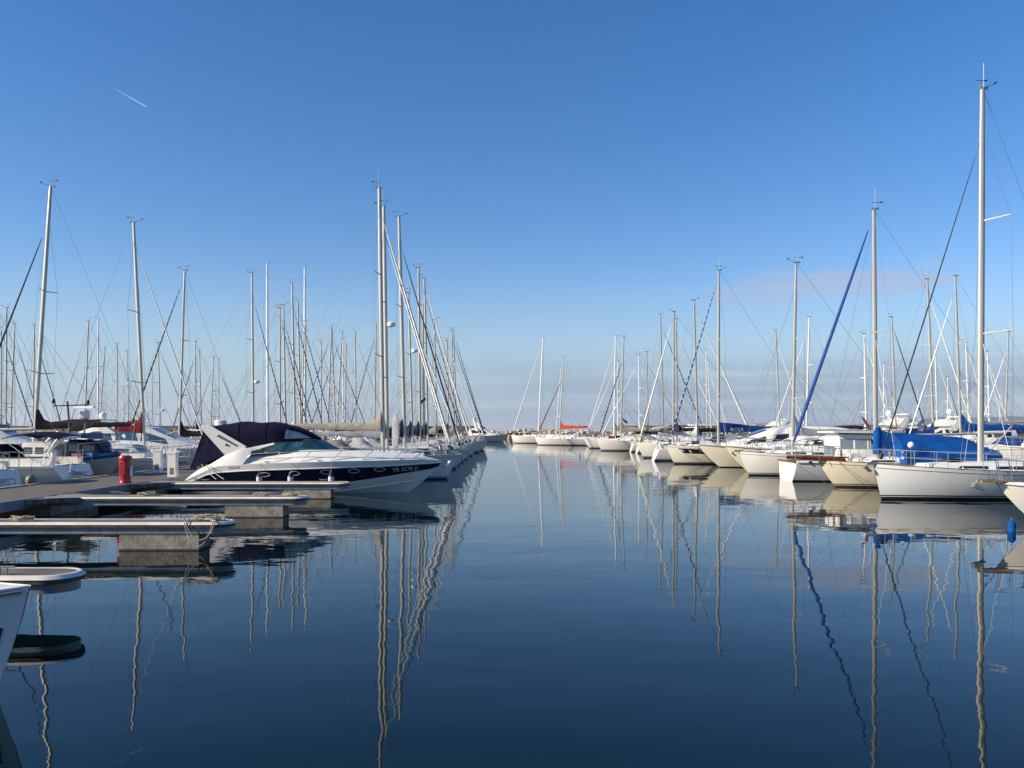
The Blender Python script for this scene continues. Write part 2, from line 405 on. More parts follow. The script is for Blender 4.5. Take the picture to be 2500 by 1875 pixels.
def sail_levels(H, boot=(0.115, 0.16), cove=True):
    lv = [lambda t: H.zk(t), lambda t: (H.zk(t) * 0.55), lambda t: 0.085, lambda t: boot[0], lambda t: boot[1]]
    def top(f): return lambda t: boot[1] + (H.zs(t) - 0.15 - boot[1]) * f
    lv += [top(0.33), top(0.66), top(1.0), lambda t: H.zs(t) - 0.125, lambda t: H.zs(t)]
    return lv
def rail_line(H, parent, inset, h, xs, m, name, sides=(1, -1), r=0.018):
    for sg in sides:
        tubeobj([(x, sg * max(0.05, H.hw(x) - inset), H.dz(x) + h) for x in xs], r, m, parent, name, 5)
def trunk(H, parent, x0, x1, f0, f1, h0, h1, m='deck_white', name='coachroof', n=7, win=0, winmat='dark_glass', nwin=3):
    secs = []
    for i in range(n + 1):
        u = i / n; x = x0 + (x1 - x0) * u
        w = H.hw(x) * (f0 + (f1 - f0) * u); h = h0 + (h1 - h0) * u ** 0.7
        z = H.dz(x) - 0.01
        secs.append([(x, w, z), (x, w * 0.93, z + h * 0.72), (x, w * 0.78, z + h * 0.96), (x, 0, z + h * 1.08),
                     (x, -w * 0.78, z + h * 0.96), (x, -w * 0.93, z + h * 0.72), (x, -w, z)])
    tr = MB().quadstrip(secs, False, 0, True, True).build(name, m, parent)
    if win:
        for sg in (1, -1):
            for k in range(nwin):
                ua = 0.18 + 0.78 * k / nwin + 0.02; ub = 0.18 + 0.78 * (k + 1) / nwin - 0.03
                q = []
                for u, f in ((ua, 0.28), (ub, 0.28), (ub, 0.78), (ua + 0.02, 0.74)):
                    x = x0 + (x1 - x0) * u; w = H.hw(x) * (f0 + (f1 - f0) * u); h = h0 + (h1 - h0) * u ** 0.7
                    q.append((x, sg * (w * (1 - 0.07 * f) + 0.006), H.dz(x) - 0.01 + h * 0.72 * f))
                MB().poly(q).build('window', winmat, tr, 0)
    return tr
def hood(parent, x0, x1, w, z0, h, m, name='sprayhood'):
    """folding spray hood: arches from the low front edge to the full height at the back"""
    rings = []
    for u in (0.0, 0.35, 0.7, 1.0):
        x = x0 + (x1 - x0) * u; hh = h * (0.12 + 0.88 * math.sin(math.pi / 2 * min(1, u * 1.25)))
        rings.append([(x, w * math.cos(a) * (0.92 + 0.08 * u), z0 + hh * abs(math.sin(a)) ** 0.55) for a in [math.pi * k / 10 for k in range(11)]])
    return MB().quadstrip(rings).build(name, m, parent)
def bimini(parent, x0, x1, w, z0, z1, m, name='bimini', legz=0.9, legx=None):
    rings = []
    for i in range(7):
        u = i / 6; x = x0 + (x1 - x0) * u; zz = z1 - 0.16 * (2 * u - 1) ** 2
        rings.append([(x, w * c, zz - 0.14 * c * c) for c in (-1, -0.6, -0.2, 0.2, 0.6, 1)])
    bm_ = MB().quadstrip(rings); lo = [[(x, y, z - 0.025) for x, y, z in r] for r in rings]
    bm_.quadstrip(lo); bm_.quadstrip([rings[0], lo[0]]); bm_.quadstrip([rings[-1], lo[-1]])
    o = bm_.build(name, m, parent)
    mx = legx if legx is not None else (x0 + x1) / 2
    for sg in (1, -1):
        for x in (x0 + 0.05, x1 - 0.05):
            wire((mx, sg * w, legz), (x, sg * w * 0.99, z1 - 0.30), 0.014, 'steel', parent, 'bimini_frame')
    return o
def pulpit(H, parent, m='steel', h=0.6, back=1.1):
    xb = H.fore - 0.12
    pts = []
    for x, hh in ((xb - back, h), (xb - back * 0.4, h), (xb + 0.05, h * 0.98)):
        pts.append((x, max(0.10, H.hw(x) - 0.06), H.dz(x) + hh))
    full = pts + [(x, -y, z) for x, y, z in reversed(pts)]
    o = tubeobj(full, 0.016, m, parent, 'pulpit')
    for x, y, z in pts[:2]:
        for sg in (1, -1): wire((x - 0.08, sg * y, H.dz(x) - 0.02), (x, sg * y, z), 0.014, m, o, 'pulpit_post')
    return o
def pushpit(H, parent, m='steel', h=0.6):
    xa = -H.aft + H.sr + 0.12
    pts = [(xa + 1.2, H.hw(xa + 1.2) - 0.07, H.dz(xa + 1.2) + h), (xa + 0.15, H.hw(xa + 0.15) - 0.08, H.dz(xa) + h), (xa, H.hw(xa) * 0.55, H.dz(xa) + h)]
    for sg in (1, -1):
        o = tubeobj([(x, sg * y, z) for x, y, z in pts] + [(pts[-1][0], sg * pts[-1][1], H.dz(xa) + 0.0)], 0.016, m, parent, 'pushpit')
        for x, y, z in pts[:2]: wire((x, sg * y, H.dz(x) - 0.02), (x, sg * y, z), 0.014, m, o, 'pushpit_post')
def lifelines(H, parent, xs, h=0.6):
    for sg in (1, -1):
        for x in xs: wire((x, sg * (H.hw(x) - 0.06), H.dz(x) - 0.02), (x, sg * (H.hw(x) - 0.06), H.dz(x) + h), 0.013, 'steel', parent, 'stanchion')
        for hh in (h, h * 0.52):
            tubeobj([(x, sg * (H.hw(x) - 0.06), H.dz(x) + hh) for x in xs], 0.006, 'wire_bright', parent, 'lifeline', 4)

def sailboat(d, bx, tx, ty, bow, label, group=None, near=1, L=None, fore=None, aft=None, hull='gelcoat', foul='antifoul_blue', stripe='stripe_blue',
             cover='canvas_beige', jib='jib_white', jr=0.055, yaw=0.0, nspr=2, frac=None, mastm='alloy', boomz=None, hoodm=None, bim=None, radar=0, B=None,
             fb=None, toerail=None, mastfrom=None, spr=None, name='sailing_yacht', wheel=False, backstay=True, boomend=1.0, shroud_r=None, coverh=0.34, sprz=None, thick=1.0, sweep=0.22, brake=None, furl=True, vane=True, flag=None):
    X = wx(bx, d); Xt = wx(tx, d); H_ = wz(ty, d)
    L = L or min(15.0, max(7.0, H_ * 0.74))
    fore = fore or L * 0.35; aft = aft or L - fore; L = fore + aft
    B = B or 0.9 + L * 0.225
    fm = 0.55 + L * 0.045; fbw = fb or fm + 0.28
    root = thing(name, label, 'sailboat', (X, d, 0), (0.0 if bow > 0 else math.pi) + yaw, group)
    H = Hull(aft, fore, B, fbw, fm, fm + 0.04, bowrake=brake or (0.28 + L * 0.028), sternrake=0.05 * L)
    lv = sail_levels(H)
    mats = [foul, hull, stripe]
    H.build(root, lv, mats, [0, 0, 1, 2, 1, 1, 1, 2 if near else 1, 1], n=16 if near else 10)
    rake = (Xt - X) * (1 if bow > 0 else -1)
    dk = H.dz(0)
    zb = dk + 0.25
    def mp(z): u = (z - 1.0) / (H_ - 1.0); return Vector((rake * u, 0, z))
    r0 = (0.0073 if near else 0.0066) * H_ * thick
    zsn = [zb - 0.3, H_ * 0.35, H_ * 0.6, H_ * 0.8, H_ * 0.93, H_]
    mast = MB().tube([mp(z) for z in zsn], [r0, r0, r0, r0 * 0.95, r0 * 0.8, r0 * 0.72], 10, flat=0.72).build('mast', mastm, root)
    # masthead gear
    MB().box(rake - 0.22, rake + 0.12, -0.045, 0.045, H_ - 0.05, H_ + 0.025).build('masthead_crane', 'alloy_dark', mast)
    if vane:
        kind = int(d * 10 + bx) % 4; sg_ = 1 if kind != 2 else -1; q_ = 1.0 if near else 0.8
        if kind != 1: wire((rake - 0.05, 0, H_), (rake - 0.05, 0, H_ + (0.95 if kind else 0.55)), 0.007, 'wire_bright', mast, 'aerial')
        if kind != 3:
            wire((rake + 0.1 * sg_, 0.05, H_ + 0.02), (rake + 0.5 * sg_ * q_, 0.05, H_ + 0.16), 0.010, 'black_part', mast, 'anemometer_arm')
            MB().ball((rake + 0.5 * sg_ * q_, 0.05, H_ + 0.19), 0.055, 0.055, 0.04, 6, 4).build('anemometer', 'black_part', mast)
        if kind != 0 or near:
            wire((rake - 0.14 * sg_, 0, H_), (rake - 0.14 * sg_, 0, H_ + 0.26), 0.008, 'wire', mast, 'vane_stem')
            e_ = rake - 0.1 * sg_
            MB().prism([(e_ - 0.30 * q_, H_ + 0.25), (e_ - 0.12, H_ + 0.265), (e_ + 0.2 * q_, H_ + 0.26), (e_ + 0.2 * q_, H_ + 0.275), (e_ - 0.12, H_ + 0.28), (e_ - 0.30 * q_, H_ + 0.33)], -0.006, 0.006).build('wind_vane', 'black_part', mast, 0)
    # spreaders and standing rigging
    sr_ = shroud_r or (0.0065 if d < 45 else 0.0085 if d < 75 else 0.011)
    frac = frac or random.choice((0.88, 0.93, 0.97))
    zsp = sprz or ([0.36, 0.64] if nspr == 2 else [0.42] if nspr == 1 else [0.24, 0.44, 0.64, 0.82][:nspr])
    slen = [B * 0.31 * (1 - 0.16 * i) for i in range(len(zsp))]
    chain = B * 0.43
    for sg in (1, -1):
        path = [Vector((-0.15, sg * chain, H.dz(-0.15)))]
        for zf, ln in zip(zsp, slen):
            a = mp(H_ * zf); b_ = a + Vector((-sweep, sg * ln, 0.06))
            MB().tube([a, b_], [0.035, 0.022], 6, flat=0.5).build('spreader', mastm, mast)
            path.append(b_)
        path.append(mp(H_ * min(0.985, frac + 0.02)))
        for a, b_ in zip(path, path[1:]): wire(a, b_, sr_, 'wire', root, 'shroud')
        wire((-0.3, sg * chain * 0.97, H.dz(-0.3)), mp(H_ * zsp[0] - 0.1), sr_, 'wire_bright' if near else 'wire', root, 'lower_shroud')
    if backstay: wire((-aft + H.sr + 0.08, 0, fm), mp(H_ - 0.02), sr_, 'wire', root, 'backstay')
    # forestay with its rolled headsail
    fa = Vector((fore - 0.22, 0, fbw + 0.05)); fbv = mp(H_ * frac)
    wire(fa, fbv, sr_, 'wire', root, 'forestay')
    if furl:
        pts = [fa.lerp(fbv, u) for u in (0.045, 0.08, 0.3, 0.6, 0.85, 0.93)]
        MB().tube(pts, [jr * 0.7, jr * 1.15, jr * 1.1, jr * 0.9, jr * 0.62, jr * 0.35], 8).build('furled_headsail', jib, root)
        MB().tube([fa.lerp(fbv, 0.012), fa.lerp(fbv, 0.028)], 0.085, 8).build('furling_drum', 'black_part', root)
    # boom with the covered mainsail
    bz = boomz or (dk + 0.40 + 0.75)
    bl = aft * 0.72 * boomend
    wire(mp(bz), (-bl, 0, bz + 0.12), 0.062 * max(0.9, L / 11), mastm, root, 'boom')
    if cover:
        rings = []
        k = 14
        for i in range(k + 1):
            u = i / k; x = mp(bz).x * (1 - u) - bl * 0.97 * u - 0.10 * (1 - u); z = bz + 0.12 * u
            hgt = coverh * (1.0 - 0.55 * u) * (1 + 0.10 * math.sin(i * 2.1 + d)) + (0.75 * max(0, 1 - u / 0.10) ** 1.6)
            w = (0.15 - 0.06 * u) * (1 + 0.12 * math.sin(i * 1.7 + d * 2)); dr = 0.13 - 0.05 * u
            rings.append([(x, w * sy, z + (hgt if sz > 0.7 else sz * hgt if sz > 0 else sz * dr)) for sy, sz in ((0.25, 1), (0.8, 0.55), (1.0, 0.1), (0.7, -0.8), (0, -1), (-0.7, -0.8), (-1.0, 0.1), (-0.8, 0.55), (-0.25, 1))])
        cv = MB().quadstrip(rings, True, 0, True, True).build('sail_cover', cover, root)
        for sg in (1, -1):
            for u in (0.25, 0.5, 0.75): wire((-bl * u, sg * 0.13, bz + 0.18), mp(H_ * 0.5) , 0.004 if near else 0.006, 'wire', cv, 'lazy_jack')
    # vang and mainsheet
    wire(mp(dk + 0.3), (-bl * 0.28, 0, bz - 0.04), 0.022, mastm, root, 'kicker')
    wire((-bl * 0.85, 0, bz + 0.05), (-bl * 0.78, 0, dk + 0.35), 0.012, 'rope', root, 'mainsheet')
    # deck houses
    x0 = fore * 0.55; x1 = -aft * 0.42
    trunk(H, root, x0, x1, 0.45, 0.60, 0.16, 0.42 if L > 8.5 else 0.36, win=1, nwin=3 if near else 2)
    for sg in (1, -1):
        MB().box(-aft * 0.86, x1 - 0.02, sg * H.hw(-aft * 0.6) * 0.66 - 0.09, sg * H.hw(-aft * 0.6) * 0.66 + 0.09, H.dz(-aft * 0.6) - 0.02, H.dz(-aft * 0.6) + 0.30).build('cockpit_coaming', 'deck_white', root)
    rd = random.Random(int(d * 100 + bx))
    if hoodm is None and d < 130 and not (bx in (2394, 2139)): hoodm = rd.choice(('canvas_navy', 'canvas_grey', 'canvas_beige', 'canvas_royal', 'canvas_black', 'canvas_white', False))
    if bim is None and not near and d < 130: bim = rd.choice(('canvas_navy', 'canvas_white', 'canvas_beige', False, False, False))
    if d < 110:
        for sg in (1, -1):
            MB().tube([(x1 - .5, sg * H.hw(x1) * .66, H.dz(x1) + .28), (x1 - .5, sg * H.hw(x1) * .66, H.dz(x1) + .46)], [.085, .06], 8).build('winch', 'steel', root)
        xq = rd.uniform(.3, .8) * fore * .6; MB().box(xq, xq + rd.uniform(.35, .7), -.3, .28, H.dz(xq) + .1, H.dz(xq) + rd.uniform(.3, .48)).build('deck_bag', rd.choice(('canvas_navy', 'canvas_black', 'canvas_grey', 'canvas_white', 'canvas_red')), root)
        MB().tube([(-aft + H.sr + .14, -.35 + .22 * math.cos(a_), fm + .42 + .22 * math.sin(a_)) for a_ in [2 * math.pi * i / 12 for i in range(13)]], .05, 6).build('lifebuoy', rd.choice(('lifebuoy_orange', 'fender_white', 'yellow_buoy')), root)
        ch = [(fore - .9 - .05 * math.sin(k * 2.1), (H.hw(fore - .9) - .08) + .05 * math.cos(k * 2.3), H.dz(fore - .9) + .55 - .012 * k) for k in range(26)]
        for sg in (1, -1): MB().tube([(x, sg * y, z) for x, y, z in ch], .014, 4).build('coiled_line', rd.choice(('rope', 'rope_dark', 'fender_white')), root)
    if hoodm: hood(root, x1 + 0.75, x1 - 0.55, H.hw(x1) * 0.62, H.dz(x1) + 0.30, 0.72, hoodm)
    if bim: bimini(root, -aft * 0.93, -aft * 0.50, H.hw(-aft * 0.7) * 0.8, 1.0, fm + 1.95, bim, legz=fm + 0.1)
    if near or d < 80:
        pulpit(H, root)
        pushpit(H, root)
        n = 7 if near else 5
        xs = [-aft + H.sr + 1.3 + (fore - 1.15 + aft - H.sr - 1.3) * i / n for i in range(n + 1)]
        lifelines(H, root, xs)
    else:
        pulpit(H, root, h=0.62)
        rail_line(H, root, 0.06, 0.58, [-aft + H.sr + 0.2 + (fore - 0.4 + aft - H.sr) * i / 6 for i in range(7)], 'wire_bright', 'lifeline', r=0.011)
    if near:
        for sg in (1, -1):
            tubeobj([H_pt for H_pt in [(x, sg * (H.hw(x) - 0.01), H.dz(x) + 0.015) for x in [-aft + H.sr + (fore + aft - H.sr - 0.05) * i / 12 for i in range(13)]]], 0.022, toerail or 'alloy_dark', root, 'toe_rail', 5)
        # bow roller and anchor
        MB().box(fore - 0.25, fore + 0.22, -0.07, 0.07, fbw - 0.03, fbw + 0.05).build('bow_roller', 'steel', root)
        an = MB().tube([(fore - 0.3, 0, fbw + 0.09), (fore + 0.25, 0, fbw + 0.06), (fore + 0.34, 0, fbw - 0.12)], 0.02, 6)
        an.prism([(fore + 0.36, fbw - 0.02), (fore + 0.40, fbw - 0.10), (fore + 0.16, fbw - 0.30), (fore + 0.14, fbw - 0.24)], -0.11, 0.11)
        an.build('anchor', 'galvanised', root)
        MB().box(fore * 0.42, fore * 0.42 + 0.5, -0.25, 0.25, H.dz(fore * 0.42) + 0.03, H.dz(fore * 0.42) + 0.12).build('deck_hatch', 'dark_glass', root)
    if radar:
        q = mp(radar)
        MB().box(q.x, q.x + 0.34, -0.05, 0.05, radar - 0.05, radar).build('radar_bracket', 'alloy', mast)
        MB().tube([(q.x + 0.34, 0, radar), (q.x + 0.34, 0, radar + 0.05), (q.x + 0.34, 0, radar + 0.2), (q.x + 0.34, 0, radar + 0.25)], [0.2, 0.24, 0.24, 0.16], 12).build('radar_dome', 'alloy_white', mast)
    if wheel:
        c = Vector((-aft * 0.74, 0, fm + 0.75))
        MB().tube([c + Vector((0.06 * math.cos(a), 0.42 * math.cos(a), 0.42 * math.sin(a))) for a in [2 * math.pi * i / 18 for i in range(19)]], 0.016, 6).build('steering_wheel', 'steel', root)
        MB().tube([(c.x + 0.15, 0, fm), (c.x + 0.12, 0, c.z)], [0.14, 0.09], 8).build('wheel_pedestal', 'gelcoat', root)
    if flag:
        q = mp(flag[0]); MB().prism([(q.x - 0.1, flag[0]), (q.x - 0.75, flag[0] - 0.5), (q.x - 0.6, flag[0] - 0.72), (q.x - 0.1, flag[0] - 0.25)], 0.30, 0.305).build('flag', flag[1], root, 0)
    root['H_'] = 0; del root['H_']
    return root, H, mp

# ------------------------------------------------------------------ motor boats
def sect(st, x):
    for a, b in zip(st, st[1:]):
        if (a[0] - x) * (b[0] - x) <= 0:
            u = (x - a[0]) / (b[0] - a[0]) if b[0] != a[0] else 0
            return [a[i] + (b[i] - a[i]) * u for i in range(5)]
    return list(st[0] if abs(st[0][0] - x) < abs(st[-1][0] - x) else st[-1])
def house(parent, st, m='gelcoat', name='deckhouse', crown=0.05):
    """st: stations (x, half width, foot, roof, tumblehome)"""
    rings = []
    for x, w, z0, z1, tu in st:
        h = z1 - z0; e = min(0.09, h * 0.3)
        half = [(w, z0), (w * (1 - (1 - tu) * 0.55), z0 + (h - e) * 0.6), (w * tu, z1 - e), (w * tu * 0.93, z1 - e * 0.25), (w * tu * 0.6, z1 + crown * 0.5)]
        rings.append([(x, y, z) for y, z in half] + [(x, 0, z1 + crown)] + [(x, -y, z) for y, z in reversed(half)])
    return MB().quadstrip(rings, False, 0, True, True).build(name, m, parent, 30)
def pane(parent, st, xa, xb, fa, fb, m='dark_glass', sides=(1, -1), cut=0.0, cutb=0.0):
    """one pane let onto the side of a house, 6 mm proud"""
    for sg in sides:
        top = []; bot = []
        for i in range(5):
            u = i / 4; x = xa + (xb - xa) * u
            for f, lst, dx in ((fb, top, cut * (1 - u) + cutb * u), (fa, bot, 0)):
                _, w, z0, z1, tu = sect(st, x + dx); h = z1 - z0; e = min(0.09, h * 0.3); z = z0 + (h - e) * f
                y = w * (1 - (1 - tu) * (0.55 * f / 0.6 if f < 0.6 else 0.55 + 0.45 * (f - 0.6) / 0.4)) + 0.007
                lst.append((x + dx, sg * y, z))
        MB().quadstrip([bot, top]).build('window', m, parent, 0)
def screen(parent, st, i0, m='dark_glass', n=3, lo=0.12, hi=0.92):
    """raked windscreen panes on the slope between stations i0 and i0+1"""
    a, b = st[i0], st[i0 + 1]
    for k in range(n):
        ya = -0.93 + 1.86 * k / n + 0.03; yb = -0.93 + 1.86 * (k + 1) / n - 0.03
        q = []
        for u, y in ((lo, ya), (lo, yb), (hi, yb), (hi, ya)):
            w = a[1] * a[4] * (1 - u) + b[1] * b[4] * u; x = a[0] + (b[0] - a[0]) * u; z = a[3] + (b[3] - a[3]) * u + 0.05 * (1 - abs(y) * 0.6) + 0.012
            q.append((x, y * w, z))
        MB().poly(q).build('windscreen', m, parent, 0)
def motor_levels(H, bandlo=None, bandhi=None):
    lv = [lambda t: H.zk(t), lambda t: -0.02 + 0.0 * t, lambda t: 0.07,
          lambda t: bandlo(t) if bandlo else 0.35 * H.zs(t) + 0.07, lambda t: bandhi(t) if bandhi else 0.72 * H.zs(t), lambda t: H.zs(t)]
    return lv
def bow_rail(H, parent, x0, n=6, h=0.62, lean=0.12, m='steel'):
    x1 = H.fore - 0.15
    for sg in (1, -1):
        top = []
        for i in range(n + 1):
            x = x0 + (x1 - x0) * i / n; y = max(0.06, H.hw(x) - 0.08)
            p = (x + lean, sg * max(0.05, y - 0.02), H.dz(x) + h * (0.9 + 0.1 * i / n)); top.append(p)
            wire((x, sg * y, H.dz(x) - 0.02), p, 0.013, m, parent, 'rail_post')
        tubeobj(top + [(x1 + lean + 0.1, 0, top[-1][2])], 0.016, m, parent, 'bow_rail')
def cruiser(bowx, d, bow, L, B, label, group, st, panes, fb=1.35, fm=1.1, hull='gelcoat', foul='antifoul_black', band=None, bandz=None, glass='dark_glass',
            screens=(), rail=0.45, yaw=0.0, rake=1.1, fly=None, arch=None, name='motor_cruiser', cat='motorboat', win_cut=0.0, deck='deck_white', n=14, dome=None, trunkspec=None, vb=0.55, tm=0.42):
    X = bowx - bow * L / 2
    root = thing(name, label, cat, (X, d, 0), (0 if bow > 0 else math.pi) + yaw, group)
    f = L / 2
    H = Hull(f, f, B, fb, fm, fm, ws=0.9, tm=tm, p=2.4, bowrake=rake, sternrake=0.12, draft=0.45, ve=0.22, vb=vb)
    mats = [foul, hull, band or hull]
    H.build(root, motor_levels(H, *(bandz or (None, None))), mats, [0, 0, 1, 2, 1], n=n, deck=deck)
    S = [(f - s, w * H.hw(f - s) if w > 0 else -w, H.dz(f - s) - 0.02, z, tu) for s, w, z, tu in st]
    hs_ = house(root, S)
    for xa, xb, fa, fbb in panes: pane(hs_, S, f - xa, f - xb, fa, fbb, glass, cut=win_cut)
    for i in screens: screen(hs_, S, i, glass)
    if trunkspec: trunk(H, root, *trunkspec)
    if rail: bow_rail(H, root, f - L * rail)
    for sg in (1, -1):
        tubeobj([(x, sg * (H.hw(x) + 0.012), H.dz(x) - 0.05) for x in [-f + 0.14 + (L - 0.2) * i / 10 for i in range(11)]], 0.028, 'fender_grey' if hull != 'gelcoat' else 'gelcoat_grey', root, 'rubbing_strake', 5)
    if arch:
        xa, zt, lean, hwid = arch
        x = f - xa
        for sg in (1, -1): MB().prism([(x, zt), (x - 0.42, zt), (x - 0.42 + lean - 0.15, sect(S, x + lean)[3] - 0.5), (x + lean + 0.25, sect(S, x + lean)[3] - 0.5)], sg * hwid - 0.05, sg * hwid + 0.05).build('radar_arch_leg', 'gelcoat', root)
        MB().box(x - 0.44, x + 0.02, -hwid - 0.06, hwid + 0.06, zt - 0.08, zt + 0.02).build('radar_arch', 'gelcoat', root)
    if dome:
        for s, y, z, r in dome:
            MB().tube([(f - s, y, z - 0.25), (f - s, y, z)], 0.05, 6).build('dome_stalk', 'gelcoat', root)
            MB().ball((f - s, y, z + r * 0.75), r, r, r * 0.95).build('antenna_dome', 'alloy_white', root)
    return root, H, S
# the setting ----------------------------------------------------------------
def struct(o): o['kind'] = 'structure'; return o
mb = MB(); mb.poly([(-16000, -400, 0), (16000, -400, 0), (16000, 21000, 0), (-16000, 21000, 0)])
struct(mb.build('water', 'water', None, 0))
# hills across the bay
random.seed(3)
rows = []
for i in range(81):
    u = i / 80; x = -9000 + 24000 * u
    prof = max(0.0, (x - 2500) / 7000); env = min(1, prof) ** 0.7
    h = 300 * env * (0.62 + 0.20 * math.sin(x / 1300.0) + 0.16 * math.sin(x / 610.0 + 1) + 0.07 * math.sin(x / 240.0)) + 2
    rows.append([(x, 14500, -1), (x, 14900, h * 0.55), (x, 15600, h), (x, 16600, h * 0.7), (x, 18500, -1)])
struct(MB().quadstrip(rows).build('hills', 'hill', None))
# breakwater: a low stone wall with boulders heaped in front of it
BWY = 212.0
bw = MB()
for xa, xb, top, bot in ((-260, -7, 3.25, -1), (27, 300, 3.3, -1)):
    bw.prism([(xa, bot), (xb, bot), (xb, top - 0.25), (xb - 2, top), (xa, top)], BWY + 3.0, BWY + 8.0)
bw.prism([(-9, -1), (30, -1), (30, 1.5), (-9, 1.5)], BWY + 3.4, BWY + 7.5)
brk = struct(bw.build('breakwater', 'harbour_wall', None, 0))
rng = random.Random(21)
RK = []
for k in range(6):
    bm = bmesh.new()
    for _ in range(13):
        v = Vector((rng.gauss(0, 1), rng.gauss(0, 1), rng.gauss(0, 1))).normalized()
        bm.verts.new((v.x * rng.uniform(.8, 1.1), v.y * rng.uniform(.7, 1.0), v.z * rng.uniform(.55, .85)))
    r_ = bmesh.ops.convex_hull(bm, input=bm.verts)
    bmesh.ops.delete(bm, geom=[g_ for g_ in r_['geom_interior'] if isinstance(g_, bmesh.types.BMVert)], context='VERTS')
    me = bpy.data.meshes.new('boulder'); bm.to_mesh(me); bm.free(); me.materials.append(M['rock' if k % 2 else 'rock_pale']); RK.append(me)
def boulder(x, y, z, s):
    o = bpy.data.objects.new('boulder', rng.choice(RK)); COL.objects.link(o); o.parent = brk
    o.location = (x, y, z); o.scale = (s * rng.uniform(.8, 1.25), s, s * rng.uniform(.8, 1.2)); o.rotation_euler = (rng.uniform(-.4, .4), rng.uniform(-.4, .4), rng.uniform(0, 6.28))
for row, (yy, zz, n) in enumerate(((-1.2, 0.05, 44), (0.4, 0.75, 44), (2.0, 1.35, 42), (3.4, 1.8, 38))):
    for i in range(n):
        boulder(-12 + 45 * (i + rng.uniform(-.3, .3)) / n, BWY + yy + rng.uniform(-.4, .4), zz + rng.uniform(-.2, .22), rng.uniform(0.55, 0.95))
for i in range(70):
    boulder(-70 + 150 * i / 70 + rng.uniform(-.5, .5), BWY - 0.6 + rng.uniform(-.4, .4), rng.uniform(0.0, 1.0), rng.uniform(0.7, 1.2)) if not (-12 < -70 + 150 * i / 70 < 33) else None

# pontoons ------------------------------------------------------------------
DZ = 0.63
def cleat(x, y, parent, rot=0.0):
    m_ = MB().tube([(x - 0.16 * math.cos(rot), y - 0.16 * math.sin(rot), DZ + 0.105), (x + 0.16 * math.cos(rot), y + 0.16 * math.sin(rot), DZ + 0.105)], [0.016, 0.016], 6)
    for s_ in (-0.05, 0.05): m_.tube([(x + s_ * math.cos(rot), y + s_ * math.sin(rot), DZ - 0.01), (x + s_ * math.cos(rot), y + s_ * math.sin(rot), DZ + 0.105)], 0.014, 6)
    return m_.build('cleat', 'galvanised', parent)
def main_pontoon(x0, x1, y0, y1, label):
    root = thing('main_pontoon', label, 'pontoon', ((x0 + x1) / 2, y0, 0), 0, 'long walkway pontoons')
    w = (x1 - x0) / 2; n = max(1, int((y1 - y0) / 12)); seg = (y1 - y0) / n
    for i in range(n):
        a = i * seg; b_ = (i + 1) * seg
        MB().box(-w + 0.09, w - 0.09, a + 0.02, b_ - 0.02, DZ - 0.08, DZ).build('deck_section', 'planks', root, 0)
        for sg in (1, -1):
            MB().box(sg * w - 0.09 if sg > 0 else -w, w if sg > 0 else -w + 0.09, a + 0.004, b_ - 0.004, DZ - 0.27, DZ + 0.012).build('side_beam', 'galvanised', root, 0)
        MB().box(-w + .10, -w + .30, a + .05, b_ - .05, DZ + .002, DZ + .05).build('kerb_rail', 'kerb', root, 0)
        MB().box(-w + 0.15, w - 0.15, a + 2.0, a + 5.0, -0.5, DZ - 0.28).build('concrete_float', 'concrete', root, 0)
        MB().box(-w + 0.15, w - 0.15, b_ - 4.2, b_ - 1.2, -0.5, DZ - 0.28).build('concrete_float', 'concrete', root, 0)
    return root
PA0, PA1 = -17.6, -14.1
main_pontoon(PA0, PA1, 5.0, 118.0, 'grey decked walkway pontoon carrying the red fire cabinet')
main_pontoon(25.3, 27.8, 15.0, 120.0, 'walkway pontoon behind the right-hand row of moored boats')
main_pontoon(-43.0, -40.5, 45.0, 125.0, 'far walkway pontoon among the masts at left')
main_pontoon(55.5, 58.0, 70.0, 135.0, 'far walkway pontoon among the masts at right')
